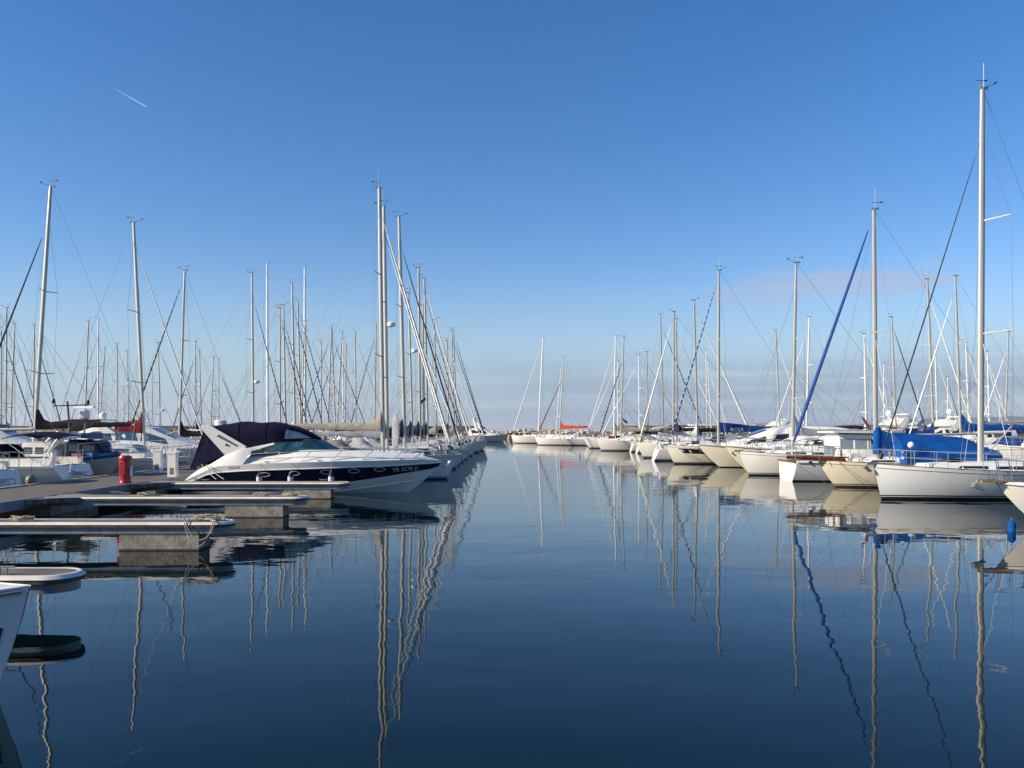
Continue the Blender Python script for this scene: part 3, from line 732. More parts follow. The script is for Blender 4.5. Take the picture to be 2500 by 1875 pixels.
def finger(y, label, fl=(2.6, 4.35), near=True):
    """narrow berth finger: frame, planks, a pale rubbing rail with shade painted on its lower half, one concrete float, rounded tip; its near edge lies at y"""
    root = thing('finger_pontoon', label, 'pontoon', (PA1, y + 0.38, 0), 0, 'finger pontoons on the left')
    Lf = 7.85; hw_ = 0.38; xt = Lf - 0.38
    def outline(off):
        pts = [(0.02, -hw_ - off)]
        pts += [(xt + (hw_ + off) * math.sin(a), -(hw_ + off) * math.cos(a)) for a in [math.pi * k / 12 for k in range(13)]]
        pts += [(0.02, hw_ + off)]
        return pts
    def slab(off, z0, z1, name, m):
        o_ = outline(off); mb_ = MB(); mb_.poly([(x, yy, z1) for x, yy in o_]); mb_.poly([(x, yy, z0) for x, yy in reversed(o_)])
        mb_.quadstrip([[(x, yy, z0) for x, yy in o_], [(x, yy, z1) for x, yy in o_]], True); return mb_.build(name, m, root, 30)
    slab(-0.03, DZ - 0.05, DZ - 0.012, 'deck_boards', 'planks')
    o_ = outline(0.0); i_ = outline(-0.05); q_ = outline(0.035)
    for nm_, mt_, pr in (('capping_rail', 'rail_strip', ((.05, -.055), (-.008, -.003), (-.03, 0), (-.055, -.002), (-.055, -.05), (-.02, -.055))), ('rail_shaded_half', 'rail_shade_brown', ((.038, -.056), (.038, -.115), (.0, -.125), (-.02, -.056)))):  # one rounded rail: pale upper half, lower half coloured dark as its shade
        lines = [outline(off_) for off_, _ in pr]
        MB().quadstrip([[(lines[k][i][0], lines[k][i][1], DZ + pr[k][1]) for k in range(len(pr))] for i in range(len(lines[0]))], True, 0, True, True).build(nm_, mt_, root, 30)
    f0 = outline(-0.02)
    MB().quadstrip([[(x, yy, DZ - 0.26) for x, yy in f0], [(x, yy, DZ - 0.127) for x, yy in f0]]).build('side_fascia', 'galvanised', root, 30)
    MB().box(0.05, xt - 0.2, -0.30, 0.30, DZ - 0.255, DZ - 0.18).build('frame_beam', 'dark_steel', root, 0)
    fx0, fx1 = fl[0] + 2.85, fl[1] + 2.85
    cf = MB().box(fx0, fx1, -0.34, 0.34, -0.45, DZ - 0.265).build('concrete_float', 'concrete', root, 0)
    MB().box(fx0 - 0.006, fx1 + 0.006, -0.346, 0.346, -0.45, 0.035).build('weed_line', 'weed', cf, 0)
    # gusset plates where the finger leaves the walkway
    for sg in (1, -1):
        MB().poly([(0.02, sg * (hw_ + 0.04), DZ - 0.006), (1.15, sg * (hw_ + 0.04), DZ - 0.006), (0.02, sg * 1.35, DZ - 0.006)]).poly([(0.02, sg * (hw_ + 0.04), DZ - 0.16), (1.15, sg * (hw_ + 0.04), DZ - 0.16), (0.02, sg * 1.35, DZ - 0.16)]).quadstrip(
            [[(1.15, sg * (hw_ + 0.04), DZ - 0.16), (0.02, sg * 1.35, DZ - 0.16)], [(1.15, sg * (hw_ + 0.04), DZ - 0.006), (0.02, sg * 1.35, DZ - 0.006)]]).build('gusset', 'planks', root, 0)
    for x in (1.9, 2.4, 6.9): cleat(x, -0.24 if x > 2 else 0.2, root)
    return root
FY = [31.9, 25.25, 18.45, 11.75]
f1 = finger(FY[0], 'finger pontoon right below the navy-striped motor cruiser')
f2 = finger(FY[1], 'second finger pontoon from the motor cruiser, pale ropes on its tip')
f3 = finger(FY[2], 'finger pontoon with a rope loop hanging at its rounded tip')
f4 = finger(FY[3], 'nearest finger pontoon, only its rounded tip in view', fl=(1.2, 2.95))
MB().box(5.38, 5.448, -0.30, -0.18, 0.16, 0.31).build('red_plate', 'red_paint', f3, 0)
MB().quadstrip([[(7.47 + .368 * math.sin(R(a_)), -.368 * math.cos(R(a_)), z_) for a_ in (28, 34, 40, 46, 52, 58)] for z_ in (.40, .53)]).build('number_plate', 'sign_orange', f4, 0)
# mooring ropes left on the fingers
def coil(parent_y, x, label, loop=False, big=1.0):
    root = thing('mooring_rope', label, 'rope', (x, parent_y, DZ), 0, 'ropes lying on the finger pontoons')
    rg = random.Random(int(x * 100)); pts = []
    for i in range(60):
        a = i * 0.55; r_ = (0.07 + 0.10 * rg.random()) * big
        pts.append((math.cos(a) * r_ * 1.7 + 0.04 * rg.uniform(-1, 1), math.sin(a) * r_, 0.015 + 0.10 * rg.random() * big))
    MB().tube(pts, 0.013, 5).build('coil', 'rope', root)
    if loop:
        for k, (dx, dep) in enumerate(((0.0, 0.50), (0.05, 0.36))):
            MB().tube([(-0.30 + dx + 0.62 * i / 12, -0.48 - 0.02 * k, -0.02 - dep * math.sin(math.pi * i / 12) ** 0.7) for i in range(13)], 0.011, 5).build('hanging_loop', 'rope', root)
            for e in (-0.30 + dx, 0.32 + dx): MB().tube([(e, -0.48 - 0.02 * k, -0.02), (e, -0.43, 0.03), (e * 0.6, -0.24, 0.03)], 0.011, 5).build('rope_end', 'rope', root)
    return root
coil(FY[2] + 0.42, wx(492, 18.6), 'tangled rope with loops hanging off the rounded finger tip', True, 1.3)
coil(FY[1] + 0.40, wx(638, 25.5), 'pale rope heap on the second finger pontoon')
coil(FY[1] + 0.40, wx(708, 25.5), 'small rope coil at the very tip of the second finger')
coil(FY[1] + 0.55, wx(360, 25.8), 'tangled rope where the second finger meets the walkway', False, 1.2)
coil(FY[2] + 0.30, wx(38, 18.5), 'rope round the cleat at the left edge of the looped finger')

# red fire cabinet and white service posts
fc = thing('fire_cabinet', 'red ribbed fire-hose cabinet standing on the walkway pontoon', 'fire cabinet', (wx(306, 31.6), 31.6, DZ))
prof = [(0.0, 0.215), (0.03, 0.22), (0.06, 0.20), (0.16, 0.20), (0.17, 0.215), (0.20, 0.215), (0.21, 0.20), (0.86, 0.20), (0.90, 0.235), (0.97, 0.235), (1.02, 0.21), (1.05, 0.10)]
rings = []
for z, r_ in prof: rings.append([(r_ * math.cos(a) * (1 + 0.03 * (k % 2)), r_ * math.sin(a) * (1 + 0.03 * (k % 2)), z) for k, a in enumerate([2 * math.pi * i / 20 for i in range(20)])])
MB().quadstrip(rings, True, 0, True, True).build('drum', 'red_paint', fc)
MB().box(-0.09, 0.09, -0.245, -0.19, 0.30, 0.80).build('door', 'red_paint', fc, 0)
MB().box(0.205, 0.235, -0.09, 0.09, 0.28, 0.62).build('notice', 'fender_white', fc, 0)
MB().box(-0.10, 0.10, -0.05, 0.05, 1.05, 1.09).build('handle', 'fender_white', fc, 0)
for px_, py_, dd, lab in ((422, 1166, 35.1, 'white service post on the walkway beside the motor cruiser stern'), (386, 1150, 38.6, 'white service post further along the walkway, left of the nearer one')):
    pd_ = thing('service_post', lab, 'service post', (wx(px_, dd), dd, DZ), 0, 'power posts on the walkway')
    MB().box(-0.17, 0.17, -0.15, 0.15, 0, 1.0).build('cabinet', 'gelcoat', pd_, 0)
    MB().box(-0.19, 0.19, -0.17, 0.17, 1.0, 1.06).build('cap', 'alloy_white', pd_, 0)
    MB().box(-0.07, 0.07, -0.162, -0.15, 0.15, 0.42).build('socket_panel', 'teak', pd_, 0)
    MB().box(-0.20, 0.20, -0.18, 0.18, -0.002, 0.03).build('foot', 'galvanised', pd_, 0)

# ------------------------------------------------------------------ the navy-striped motor cruiser
def navy_cruiser():
    root = thing('motor_cruiser', 'white motor cruiser with navy hull band, navy canopy and registration letters on the bow', 'motorboat', (-8.0, 35.6, 0))
    zu = [(0, .47), (.04, .55), (.11, .87), (.256, .975), (.43, 1.03), (.635, 1.09), (.85, 1.15), (1, 1.24)]
    zg = [(0, .56), (.04, .74), (.12, 1.14), (.31, 1.27), (.635, 1.36), (.92, 1.385), (1, 1.30)]
    zl = [(0, .10), (.40, .14), (.645, .43), (.82, .69), (.975, .96), (1, 1.06)]
    zc = [(0, -.10), (.45, -.04), (.7, .14), (.9, .40), (1, .55)]
    H = Hull(5.57, 5.03, 3.4, 1.3, 1.3, .56, ws=.86, tm=.40, p=2.3, bowrake=1.43, sternrake=.25, draft=.5, ve=.16, vb=.62, sheer=lambda t: lerp(zg, t))
    lv = [lambda t: H.zk(t), lambda t: min(lerp(zc, t), lerp(zl, t) - .08), lambda t: (lerp(zl, t) + min(lerp(zc, t), lerp(zl, t) - .08)) / 2,
          lambda t: lerp(zl, t), lambda t: (lerp(zl, t) + lerp(zu, t)) / 2, lambda t: lerp(zu, t), lambda t: (lerp(zu, t) + lerp(zg, t)) / 2, lambda t: lerp(zg, t)]
    ts = [1 - (1 - i / 26) ** 1.2 for i in range(27)]
    st = None
    def strip(j0, j1, name, m, off=0.0):
        nonlocal st
        mb_ = MB()
        for sg in (1, -1):
            rr_ = [[(lambda p: (p[0], sg * (p[1] + off), p[2]))(H.pt(t, lv[j](t))) for j in range(j0, j1 + 1)] for t in ts]
            mb_.quadstrip(rr_)
        return mb_.build(name, m, root, 50)
    strip(0, 3, 'hull_bottom', 'gelcoat'); band = strip(3, 5, 'hull', 'navy_hull'); band['label'] = 'navy painted hull band'
    top = strip(5, 7, 'topside_band', 'gelcoat')
    s0 = [H.pt(0, l(0)) for l in lv]
    MB().poly(s0 + [(x, -y, z) for x, y, z in reversed(s0)]).build('transom', 'gelcoat', root)
    MB().box(-6.15, -5.36, -1.25, 1.25, .30, .40).build('swim_platform', 'deck_white', root)
    for sg in (1, -1):     # rub strake under the white band and spray rails
        tubeobj([(lambda p: (p[0], sg * (p[1] + .012), p[2]))(H.pt(t, lv[5](t))) for t in ts], .022, 'alloy_white', root, 'rubbing_strake', 5)
        tubeobj([(lambda p: (p[0], sg * (p[1] + .01), p[2]))(H.pt(t, max(-.02, lv[1](t)))) for t in ts[10:25]], .03, 'gelcoat', root, 'spray_rail', 5)
    # foredeck moulding
    z1t = [(-2.9, 1.60), (-1.9, 1.65), (-1.18, 1.70), (-.72, 1.80), (1.14, 1.77), (2.16, 1.69), (3.56, 1.59), (4.33, 1.47), (4.9, 1.33)]
    rr_ = []
    for x in (-2.9, -2.4, -1.9, -1.5, -1.18, -.72, 0, 1.14, 2.16, 3.0, 3.56, 4.0, 4.33, 4.7, 4.9):
        w = H.hw(x) - .005; zg_ = H.dz(x) - .004; z1 = lerp(z1t, x)
        half = [(w, zg_), (w * .92, zg_ + .03), (w * .84, zg_ + (z1 - zg_) * .40), (w * .70, zg_ + (z1 - zg_) * .84), (w * .5, z1), (0, z1 + .03)]
        rr_.append([(x, y, z) for y, z in half] + [(x, -y, z) for y, z in reversed(half[:-1])])
    MB().quadstrip(rr_, False, 0, True, True).build('foredeck', 'deck_white', root)
    MB().box(.9, 1.5, -.3, .3, 1.78, 1.84).build('deck_hatch', 'dark_glass', root)
    # cockpit side coamings that sweep down to the stern
    ct = [(-5.3, .62), (-5.0, .86), (-4.7, 1.05), (-4.3, 1.22), (-3.67, 1.60), (-2.9, 1.86), (-2.3, 1.98), (-1.72, 2.10)]
    for sg in (1, -1):
        rr_ = []
        for x in (-5.3, -5.0, -4.7, -4.3, -3.95, -3.67, -3.3, -2.9, -2.6, -2.3, -2.0, -1.72):
            w = H.hw(x); zg_ = H.dz(x) - .004; zt = max(lerp(ct, x), zg_ + .03)
            thin = 1.0 if x < -2.7 else max(.15, 1 - (x + 2.7) / 1.1)
            zb = zg_ if x < -2.75 else zt - .12 * thin - .05
            if x >= -2.75: wo = 1.42 - .10 * (x + 2.75)
            else: wo = None
            outer = (w - .01 if wo is None else wo + .02); ot = (w * .90 if wo is None else wo - .02)
            rr_.append([(x, sg * outer, zb), (x, sg * (outer * .5 + ot * .5), zb * .35 + zt * .65), (x, sg * ot, zt), (x, sg * (ot - .14), zt - .01), (x, sg * (ot - .20), zb)])
        MB().quadstrip(rr_, True, 0, True, True).build('cockpit_coaming', 'gelcoat', root)
    MB().box(-5.2, -1.6, -1.15, 1.15, .55, .72).build('cockpit_floor', 'deck_white', root)
    MB().box(-4.95, -4.4, -1.1, 1.1, .72, 1.15).build('stern_bench', 'deck_white', root)
    MB().box(-2.3, -1.75, -1.1, -.3, .72, 1.25).build('helm_seat', 'deck_white', root)
    # wrap-round windscreen
    bot = []; tp = []
    for k in range(-12, 13):
        p = k / 12; a = abs(p)
        bot.append((.80 - 3.45 * a ** 2.4, 1.38 * (p if a < 1 else p), 1.80 - .14 * a)); tp.append((-.10 - 1.60 * a ** 2.2, 1.22 * p, 2.24 - .12 * a))
    MB().quadstrip([bot, tp]).build('windscreen', 'teal_glass', root)
    ws_ = tubeobj(tp, .022, 'black_part', root, 'windscreen_frame'); tubeobj(bot, .02, 'black_part', root, 'windscreen_frame')
    for k in (2, 7, 10, 14, 17, 22): wire(bot[k], tp[k], .018, 'black_part', root, 'windscreen_post')
    # arch
    prof_ = [(-4.72, 2.74), (-4.32, 2.82), (-2.84, 1.97), (-2.86, 1.84), (-3.50, 1.55), (-3.70, 1.62)]
    for sg in (1, -1):
        al_ = MB().prism(prof_, sg * 1.24, sg * 1.44).build('arch_leg', 'gelcoat', root)
        MB().prism([(-4.02, 2.36), (-3.92, 2.44), (-3.15, 2.00), (-3.18, 1.93)], sg * 1.437, sg * 1.446).build('arch_vent', 'letter_grey', al_, 0)
        MB().ball((-3.62, sg * 1.46, 2.02), .05, .03, .05).build('side_light', 'black_part', al_)
    MB().box(-4.70, -4.34, -1.3, 1.3, 2.66, 2.80).build('arch_bar', 'gelcoat', root)
    MB().tube([(-4.5, .4, 2.78), (-4.5, .4, 2.86), (-4.5, .4, 3.02), (-4.5, .4, 3.06)], [.20, .24, .24, .14], 12).build('radar_dome', 'alloy_white', root)
    wire((-4.5, -.7, 2.8), (-4.9, -.7, 4.3), .010, 'alloy_white', root, 'aerial')
    # canopy over the cockpit
    zt_ = [(-4.36, 2.80), (-3.8, 2.90), (-3.19, 2.96), (-2.1, 2.95), (-1.18, 2.80), (-.75, 2.60), (-.08, 2.25)]
    zb_ = [(-4.36, 2.72), (-3.6, 2.30), (-2.84, 1.92), (-2.3, 1.97), (-1.7, 2.10), (-1.0, 2.19), (-.08, 2.235)]
    wt_ = [(-4.36, 1.22), (-2.8, 1.27), (-1.7, 1.20), (-1.0, .98), (-.08, .25)]
    rr_ = []
    for i in range(19):
        x = -4.36 + 4.28 * i / 18; zt, zb, w = lerp(zt_, x), lerp(zb_, x), lerp(wt_, x); sagg = .03 * math.sin(i * 1.05)
        hgt = zt - zb
        half = [(w, zb), (w * 1.0, zb + hgt * .45), (w * .96, zb + hgt * .78), (w * .75, zt - .06 * hgt - sagg * .5), (w * .4, zt - .01 - sagg)]
        rr_.append([(x, y, z) for y, z in half] + [(x, 0, zt - sagg)] + [(x, -y, z) for y, z in reversed(half)])
    cp = MB().quadstrip(rr_, False, 0, True, True).build('canopy', 'canvas_navy', root, 60)
    ct_ = BVHTree.FromPolygons([v.co.copy() for v in cp.data.vertices], [tuple(p.vertices) for p in cp.data.polygons])
    for sg in (1, -1):
        rr2 = []
        for i in range(6):
            u = i / 5; row = []
            for j in range(9):
                w_ = j / 8; x = (-1.36 + .98 * w_) * (1 - u) + (-1.28 + .46 * w_) * u; z = (2.26 + .02 * w_) * (1 - u) + (2.64 - .12 * w_) * u
                h_ = ct_.ray_cast(Vector((x, sg * 6, z)), Vector((0, -sg, 0)))[0]
                row.append((x, (h_.y if h_ else sg * .9) + sg * .012, z))
            rr2.append(row)
        MB().quadstrip(rr2).build('clear_panel', 'clear_plastic', cp, 60)
    for x in (-3.19, -2.1, -1.18):
        zt, zb, w = lerp(zt_, x), lerp(zb_, x), lerp(wt_, x)
        for sg in (1, -1): tubeobj([(x, sg * (w + .006), zb), (x, sg * (w + .004), zb + (zt - zb) * .45), (x, sg * w * .965, zb + (zt - zb) * .79), (x, sg * w * .75, zt - .04), (x, 0, zt + .008)], .012, 'canvas_black', cp, 'canopy_seam', 5)
    # aft curtain
    A, Bq, Cq = (-4.64, 1.23, 2.52), (-5.14, 1.36, 1.02), (-3.66, 1.42, 1.62)
    for sg in (1, -1):
        rr_ = []
        for i in range(6):
            u = i / 5; pa_ = Vector(A).lerp(Vector(Bq), u); pc_ = Vector(A).lerp(Vector(Cq), u)
            rr_.append([tuple(Vector((v.x, sg * (v.y + .025 * math.sin(j * 1.9 + i)), v.z))) for j, v in enumerate([pa_.lerp(pc_, k / 5) for k in range(6)])])
        MB().quadstrip(rr_).build('side_curtain', 'canvas_navy', root, 60)
    MB().poly([A, (A[0], -A[1], A[2]), (Bq[0], -Bq[1], Bq[2]), Bq]).build('aft_curtain', 'canvas_navy', root, 0)
    # portholes with bright rims
    bt = BVHTree.FromPolygons([v.co.copy() for v in band.data.vertices], [tuple(p.vertices) for p in band.data.polygons])
    for px_, py_ in ((657, 1157), (728, 1154), (802, 1151), (867, 1149), (927, 1146)):
        x = wx(px_, 34.6) + 8.0; z = wz(py_, 34.6)
        for sg in (1, -1):
            def on(xx, zz, o_): h_ = bt.ray_cast(Vector((xx, sg * 9, zz)), Vector((0, -sg, 0)))[0]; return (xx, (h_.y if h_ else sg * 1.6) + sg * o_, zz)
            MB().quadstrip([[on(x + q_ * .20 * math.cos(a), z + q_ * .075 * math.sin(a) * (1 - .25 * abs(math.cos(a))), .012) for a in [2 * math.pi * k / 18 for k in range(18)]] for q_ in (.02, .5, 1.0)], True).build('porthole', 'dark_glass', root, 0)
            tubeobj([on(x + .215 * math.cos(a), z + .088 * math.sin(a) * (1 - .25 * abs(math.cos(a))), .014) for a in [2 * math.pi * k / 20 for k in range(21)]], .011, 'wire_bright', root, 'porthole_rim', 5)
    lettering('VB 3578 D', .235, wx(956, 34.6) + 8, wz(1152.5, 34.6), -1, 1, band, root, 'letter_white', slant=.045)
    lettering('SEALINE', .13, wx(566, 34.4) + 8, wz(1143.5, 34.4), -1, 1, top, root, 'letter_grey', slant=.02)
    # rails
    for sg in (1, -1):
        tops = []
        for px_ in (603, 674, 746, 818, 890, 961, 1004):
            x = wx(px_, 35) + 8; y = max(.1, H.hw(x) - .12); zb = H.dz(x)
            tp_ = (x + .46, sg * max(.08, H.hw(min(4.9, x + .46)) - .16), zb + (.44 if px_ < 1000 else .34)); tops.append(tp_)
            wire((x, sg * y, zb - .02), tp_, .014, 'steel', root, 'rail_post')
        tubeobj([(-2.9, sg * (H.hw(-2.9) - .1), H.dz(-2.9) + .05)] + tops + [(5.0, 0, 1.74)], .017, 'steel', root, 'bow_rail')
        for x in (-3.6, -1.9, .2, 3.4): MB().tube([(x - .13, sg * (H.hw(x) - .06), H.dz(x) + .06), (x + .13, sg * (H.hw(x) - .06), H.dz(x) + .06)], .016, 6).box(x - .04, x + .04, sg * (H.hw(x) - .06) - .015, sg * (H.hw(x) - .06) + .015, H.dz(x) - .02, H.dz(x) + .06).build('deck_cleat', 'steel', root)
    an = MB().tube([(4.7, 0, 1.36), (5.2, 0, 1.30), (5.32, 0, 1.16)], .024, 6); an.prism([(5.36, 1.24), (5.40, 1.14), (5.06, 1.00), (5.05, 1.07)], -.10, .10); an.build('anchor', 'galvanised', root)
    MB().ball((5.36, 0, 1.24), .085).build('anchor_ball', 'fender_white', root)
    # stern line running down to the finger
    tubeobj(sag((-4.6, -1.5, 1.22), (-3.5, -2.95, DZ + .08), .05), .014, 'rope', root, 'stern_line'); tubeobj(sag((-4.4, -1.52, 1.22), (-3.2, -2.95, DZ + .08), .05), .014, 'rope', root, 'stern_line')
    return root, H
YC, YH = navy_cruiser()
for k, px_ in enumerate((637, 713, 810)):
    x = wx(px_, 34.0); yy = 35.6 - YH.hw(x + 8) - .13
    fd = thing('fender', ['white fender with navy top on the motor cruiser, nearest its stern', 'white fender with navy top, middle of the three on the motor cruiser', 'white fender with navy top on the motor cruiser, nearest its bow'][k], 'fender', (x, yy, .40), 0, 'fenders on the navy-striped motor cruiser')
    MB().tube([(0, 0, .0), (0, 0, .03), (0, 0, .08), (0, 0, .34)], [.04, .095, .118, .118], 12).build('body', 'fender_white', fd)
    MB().tube([(0, 0, .34), (0, 0, .40), (0, 0, .46), (0, 0, .50)], [.118, .10, .05, .03], 12).build('top', 'fender_navy', fd)
    wire((0, 0, .48), (0, .17, YH.dz(x + 8) - .38), .008, 'rope', fd, 'lanyard')

# ------------------------------------------------------------------ sailing boats
def S(d, bx, tx, ty, bow, label, group=None, **k): return sailboat(d, bx, tx, ty, bow, label, group, **k)
GL = 'yachts berthed bow-out along the left side of the channel'
G2 = 'yachts on the far side of the left walkway'
G3 = 'distant yachts in the mast forest at left'
GR = 'boats berthed along the right side of the channel'
G4 = 'yachts behind the right-hand row'
GC = 'boats at the far end of the channel'
def rowA(d, bx, tx, ty, label, **k):
    X = wx(bx, d); k.setdefault('aft', X + 13.75); k.setdefault('fore', 3.9)
    return S(d, bx, tx, ty, 1, label, GL, **k)
rowA(44.3, 936, 926, 457, 'tall-masted white yacht with beige boom cover right behind the navy-striped motor cruiser', near=1, cover='canvas_beige', jib='jib_white', hull='gelcoat', hoodm=None, frac=.93, jr=.06, sprz=[.42, .70], boomz=2.65)
r22 = rowA(48.8, 946, 937, 502, 'yacht with a grey board lashed upright beside its mast', near=1, cover='canvas_grey', jib='jib_white', hull='gelcoat', frac=.90, jr=.06, radar=8.6, stripe='stripe_black')
rowA(55.6, 989, 974, 527, 'yacht with black sail cover and dark furled headsail, third tall mast in left row', near=1, cover='canvas_black', jib='jib_black', hull='gelcoat_grey', frac=.90, jr=.05, coverh=.5)
rowA(61.0, 1008, 997, 714, 'smaller yacht with a radar dome on its mast in the left row', near=0, cover='canvas_navy', jib='jib_white', radar=8.2)
rowA(66.0, 1026, 1022, 653, 'white yacht with thick grey mast in the left row, before the navy pennant', near=0, cover='canvas_navy', jib='jib_grey', hoodm='canvas_navy')
rowA(71.8, 1045, 1036, 679, 'yacht with white furled headsail and a dark pennant bag by its mast', near=0, cover='canvas_navy', jib='jib_white', jr=.065, flag=(5.4, 'canvas_navy'))
rowA(80.5, 1067, 1060, 780, 'short-masted white yacht deep in the left row', near=0, cover='canvas_beige', jib='jib_white')
rowA(86.0, 1036, 1032, 744, 'yacht whose mast shows between two nearer masts of the left row', near=0, cover='canvas_grey', jib='jib_navy', fore=4.4)
rowA(92.0, 1095, 1092, 830, 'small yacht third from the far end of the left row', near=0, cover='canvas_navy', jib='jib_white')
rowA(99.5, 1110, 1103, 804, 'yacht with dashed headsail next to last in the left row', near=0, cover='canvas_beige', jib='jib_navy')
rowA(106.0, 1115, 1107, 806, 'slate-hulled yacht at the far end of the left row', near=0, cover='canvas_beige', jib='jib_navy', hull='slate_hull')
def rowB(d, bx, tx, ty, bow, label, **k):
    X = wx(bx, d)
    if bow > 0: k.setdefault('fore', max(3.0, -17.95 - X))
    else: k.setdefault('aft', -18.0 - X)
    return S(d, bx, tx, ty, bow, label, G2, **k)
rowB(44.7, 81, 124, 454, -1, 'yacht with black boom cover and dark furled headsail, tallest mast at far left', near=1, cover='canvas_black', jib='jib_black', jr=.05, frac=.88, fore=4.2, boomz=2.75, boomend=1.0, coverh=.30)
rowB(50.2, 354, 326, 542, 1, 'yacht with dark red sail cover behind the red fire cabinet', near=1, cover='canvas_red', jib='jib_white', jr=.045, frac=.92, coverh=.75, boomz=2.5, boomend=.38, aft=6.8)
rowB(60.0, 437, 451, 659, -1, 'yacht with dashed navy headsail and white mast above the white hardtop cruiser', near=0, cover='canvas_black', jib='jib_navy', frac=.97, fore=4.2)
rowB(69.5, 619, 615, 665, 1, 'yacht with grey mast rising from the navy canopy of the motor cruiser', near=0, cover='canvas_white', jib='jib_navy', jr=.045, frac=.88, radar=6.4)
rowB(74.2, 684, 683, 751, 1, 'first of the clustered yachts right of the canopy, thin blue headsail', near=0, cover='canvas_white', jib='jib_blue', frac=.95)
rowB(78.2, 698, 692, 743, 1, 'second of the clustered yachts right of the canopy, leaning grey mast', near=0, cover='canvas_beige', jib='jib_blue', frac=.9)
rowB(82.2, 721, 713, 690, 1, 'tallest of the clustered yachts right of the canopy', near=0, cover='canvas_white', jib='jib_navy', frac=.88)
rowB(86.4, 735, 727, 734, 1, 'yacht directly right of the tallest clustered mast', near=0, cover='canvas_beige', jib='jib_blue')
rowB(91.0, 736, 742, 811, -1, 'yacht with short beige mast within the clustered masts', near=0, cover='canvas_white', jib='jib_white', fore=4.0)
rowB(95.2, 744, 746, 783, 1, 'rearmost yacht of the clustered masts right of the canopy', near=0, cover='canvas_grey', jib='jib_white')
rowB(99.4, 784, 784, 834, 1, 'thin-masted yacht standing alone between the clusters at left centre', near=0, cover='canvas_grey', jib='jib_grey')
rowB(103.6, 799, 809, 797, -1, 'yacht whose mast forms the left leg of an inverted V', near=0, cover='canvas_beige', jib='jib_navy', fore=4.2)
rowB(107.8, 820, 810, 803, 1, 'yacht whose mast forms the right leg of an inverted V', near=0, cover='canvas_beige', jib='jib_navy')
rowB(112.0, 821, 835, 811, -1, 'yacht with mast leaning right behind the long beige boom cover', near=0, cover='canvas_grey', jib='jib_navy', fore=4.2)
rowB(116.2, 838, 838, 826, 1, 'yacht with upright white mast behind the long beige boom cover', near=0, cover='canvas_grey', jib='jib_white', mastm='alloy_white')
rowB(120.6, 842, 845, 840, -1, 'shortest yacht behind the long beige boom cover', near=0, cover='canvas_grey', jib='jib_white', fore=4.2)
rowB(125.0, 869, 867, 809, 1, 'yacht with grey headsail left of the tall twin masts', near=0, cover='canvas_grey', jib='jib_grey')
S(128.5, 914, 918, 792, -1, 'yacht with dashed blue headsail directly left of the tall twin masts', G2, near=0, cover='canvas_beige', jib='jib_blue', jr=.09, L=12.5)
S(111.0, 654, 652, 643, 1, 'very tall white-masted yacht with four spreader pairs, left of the cluster', G3, near=0, nspr=4, mastm='alloy_white', cover='canvas_white', jib='jib_white', L=15, frac=.97)
S(118.0, 744, 744, 654, 1, 'very tall white-masted yacht with four spreader pairs, inside the cluster', G3, near=0, nspr=4, mastm='alloy_white', cover='canvas_white', jib='jib_white', L=15, frac=.95)
far = [(80, 2, 3, 798, 1, 'yacht cut by the left photo edge, mast only just in view'), (75.5, 14, 16, 750, -1, 'far yacht with the tallest mast beside the left photo edge'),
       (85, 24, 36, 790, 1, 'far yacht with slim leaning mast, second from the left edge'), (89.5, 80, 84, 793, 1, 'far yacht whose mast hides behind the tallest far-left mast'),
       (94, 205, 216, 783, -1, 'far yacht with grey leaning mast left of the white one'), (98.5, 239, 240, 778, -1, 'far yacht with bright white mast in the left mast forest'),
       (103, 241, 256, 848, -1, 'far yacht with leaning mast crossing the bright white one'), (107.5, 285, 286, 838, 1, 'far yacht with straight grey mast above the black boom cover'),
       (112, 314, 311, 858, 1, 'far yacht with short mast left of the red sail cover'), (119, 303, 303, 950, 1, 'smallest distant yacht, a stub of mast near the red cover'),
       (116, 371, 371, 901, 1, 'low distant yacht directly right of the red sail cover'), (84.5, 392, 386, 836, 1, 'far yacht with a dome on its mast right of the red cover'),
       (90.5, 478, 477, 833, -1, 'far yacht with pale headsail behind the arch of the motor cruiser'), (95.5, 492, 487, 855, 1, 'far yacht with dark headsail just right of the arch'),
       (100, 514, 521, 872, -1, 'far yacht with mast leaning right above the navy canopy'), (105, 534, 534, 874, 1, 'far yacht with upright short mast above the navy canopy')]
for i, (d, bx, tx, ty, bow, lab) in enumerate(far):
    S(d, bx, tx, ty, bow, lab, G3, near=0, cover=('canvas_navy', 'canvas_beige', 'canvas_blue', 'canvas_grey')[i % 4], jib=('jib_navy', 'jib_white', 'jib_grey')[i % 3], mastm='alloy_white' if bx in (239, 303) else 'alloy', radar=4.4 if bx == 392 else 0, fore=3.8 if bow > 0 else None)
# far end of the channel
S(148, 1314, 1326, 825, -1, 'white yacht with pale headsail at the end of the channel, leftmost of the pair', GC, near=0, cover='canvas_beige', jib='jib_white', jr=.09, frac=.97, yaw=-.22, foul='antifoul_black', fore=4.9, mastm='alloy_white')
S(131.5, 1365.5, 1376, 870, -1, 'white yacht with orange-red boom cover at the end of the channel', GC, near=0, cover='canvas_orange', jib='jib_red', jr=.08, frac=.75, yaw=-.25, foul='antifoul_black', fore=3.9, coverh=.45, boomz=2.7, hoodm='canvas_white')
S(139.5, 1357, 1371, 895, -1, 'yacht hidden behind the orange-covered one, bare mast', GC, near=0, cover=None, jib='jib_white', furl=False, mastm='alloy_white', yaw=.2)
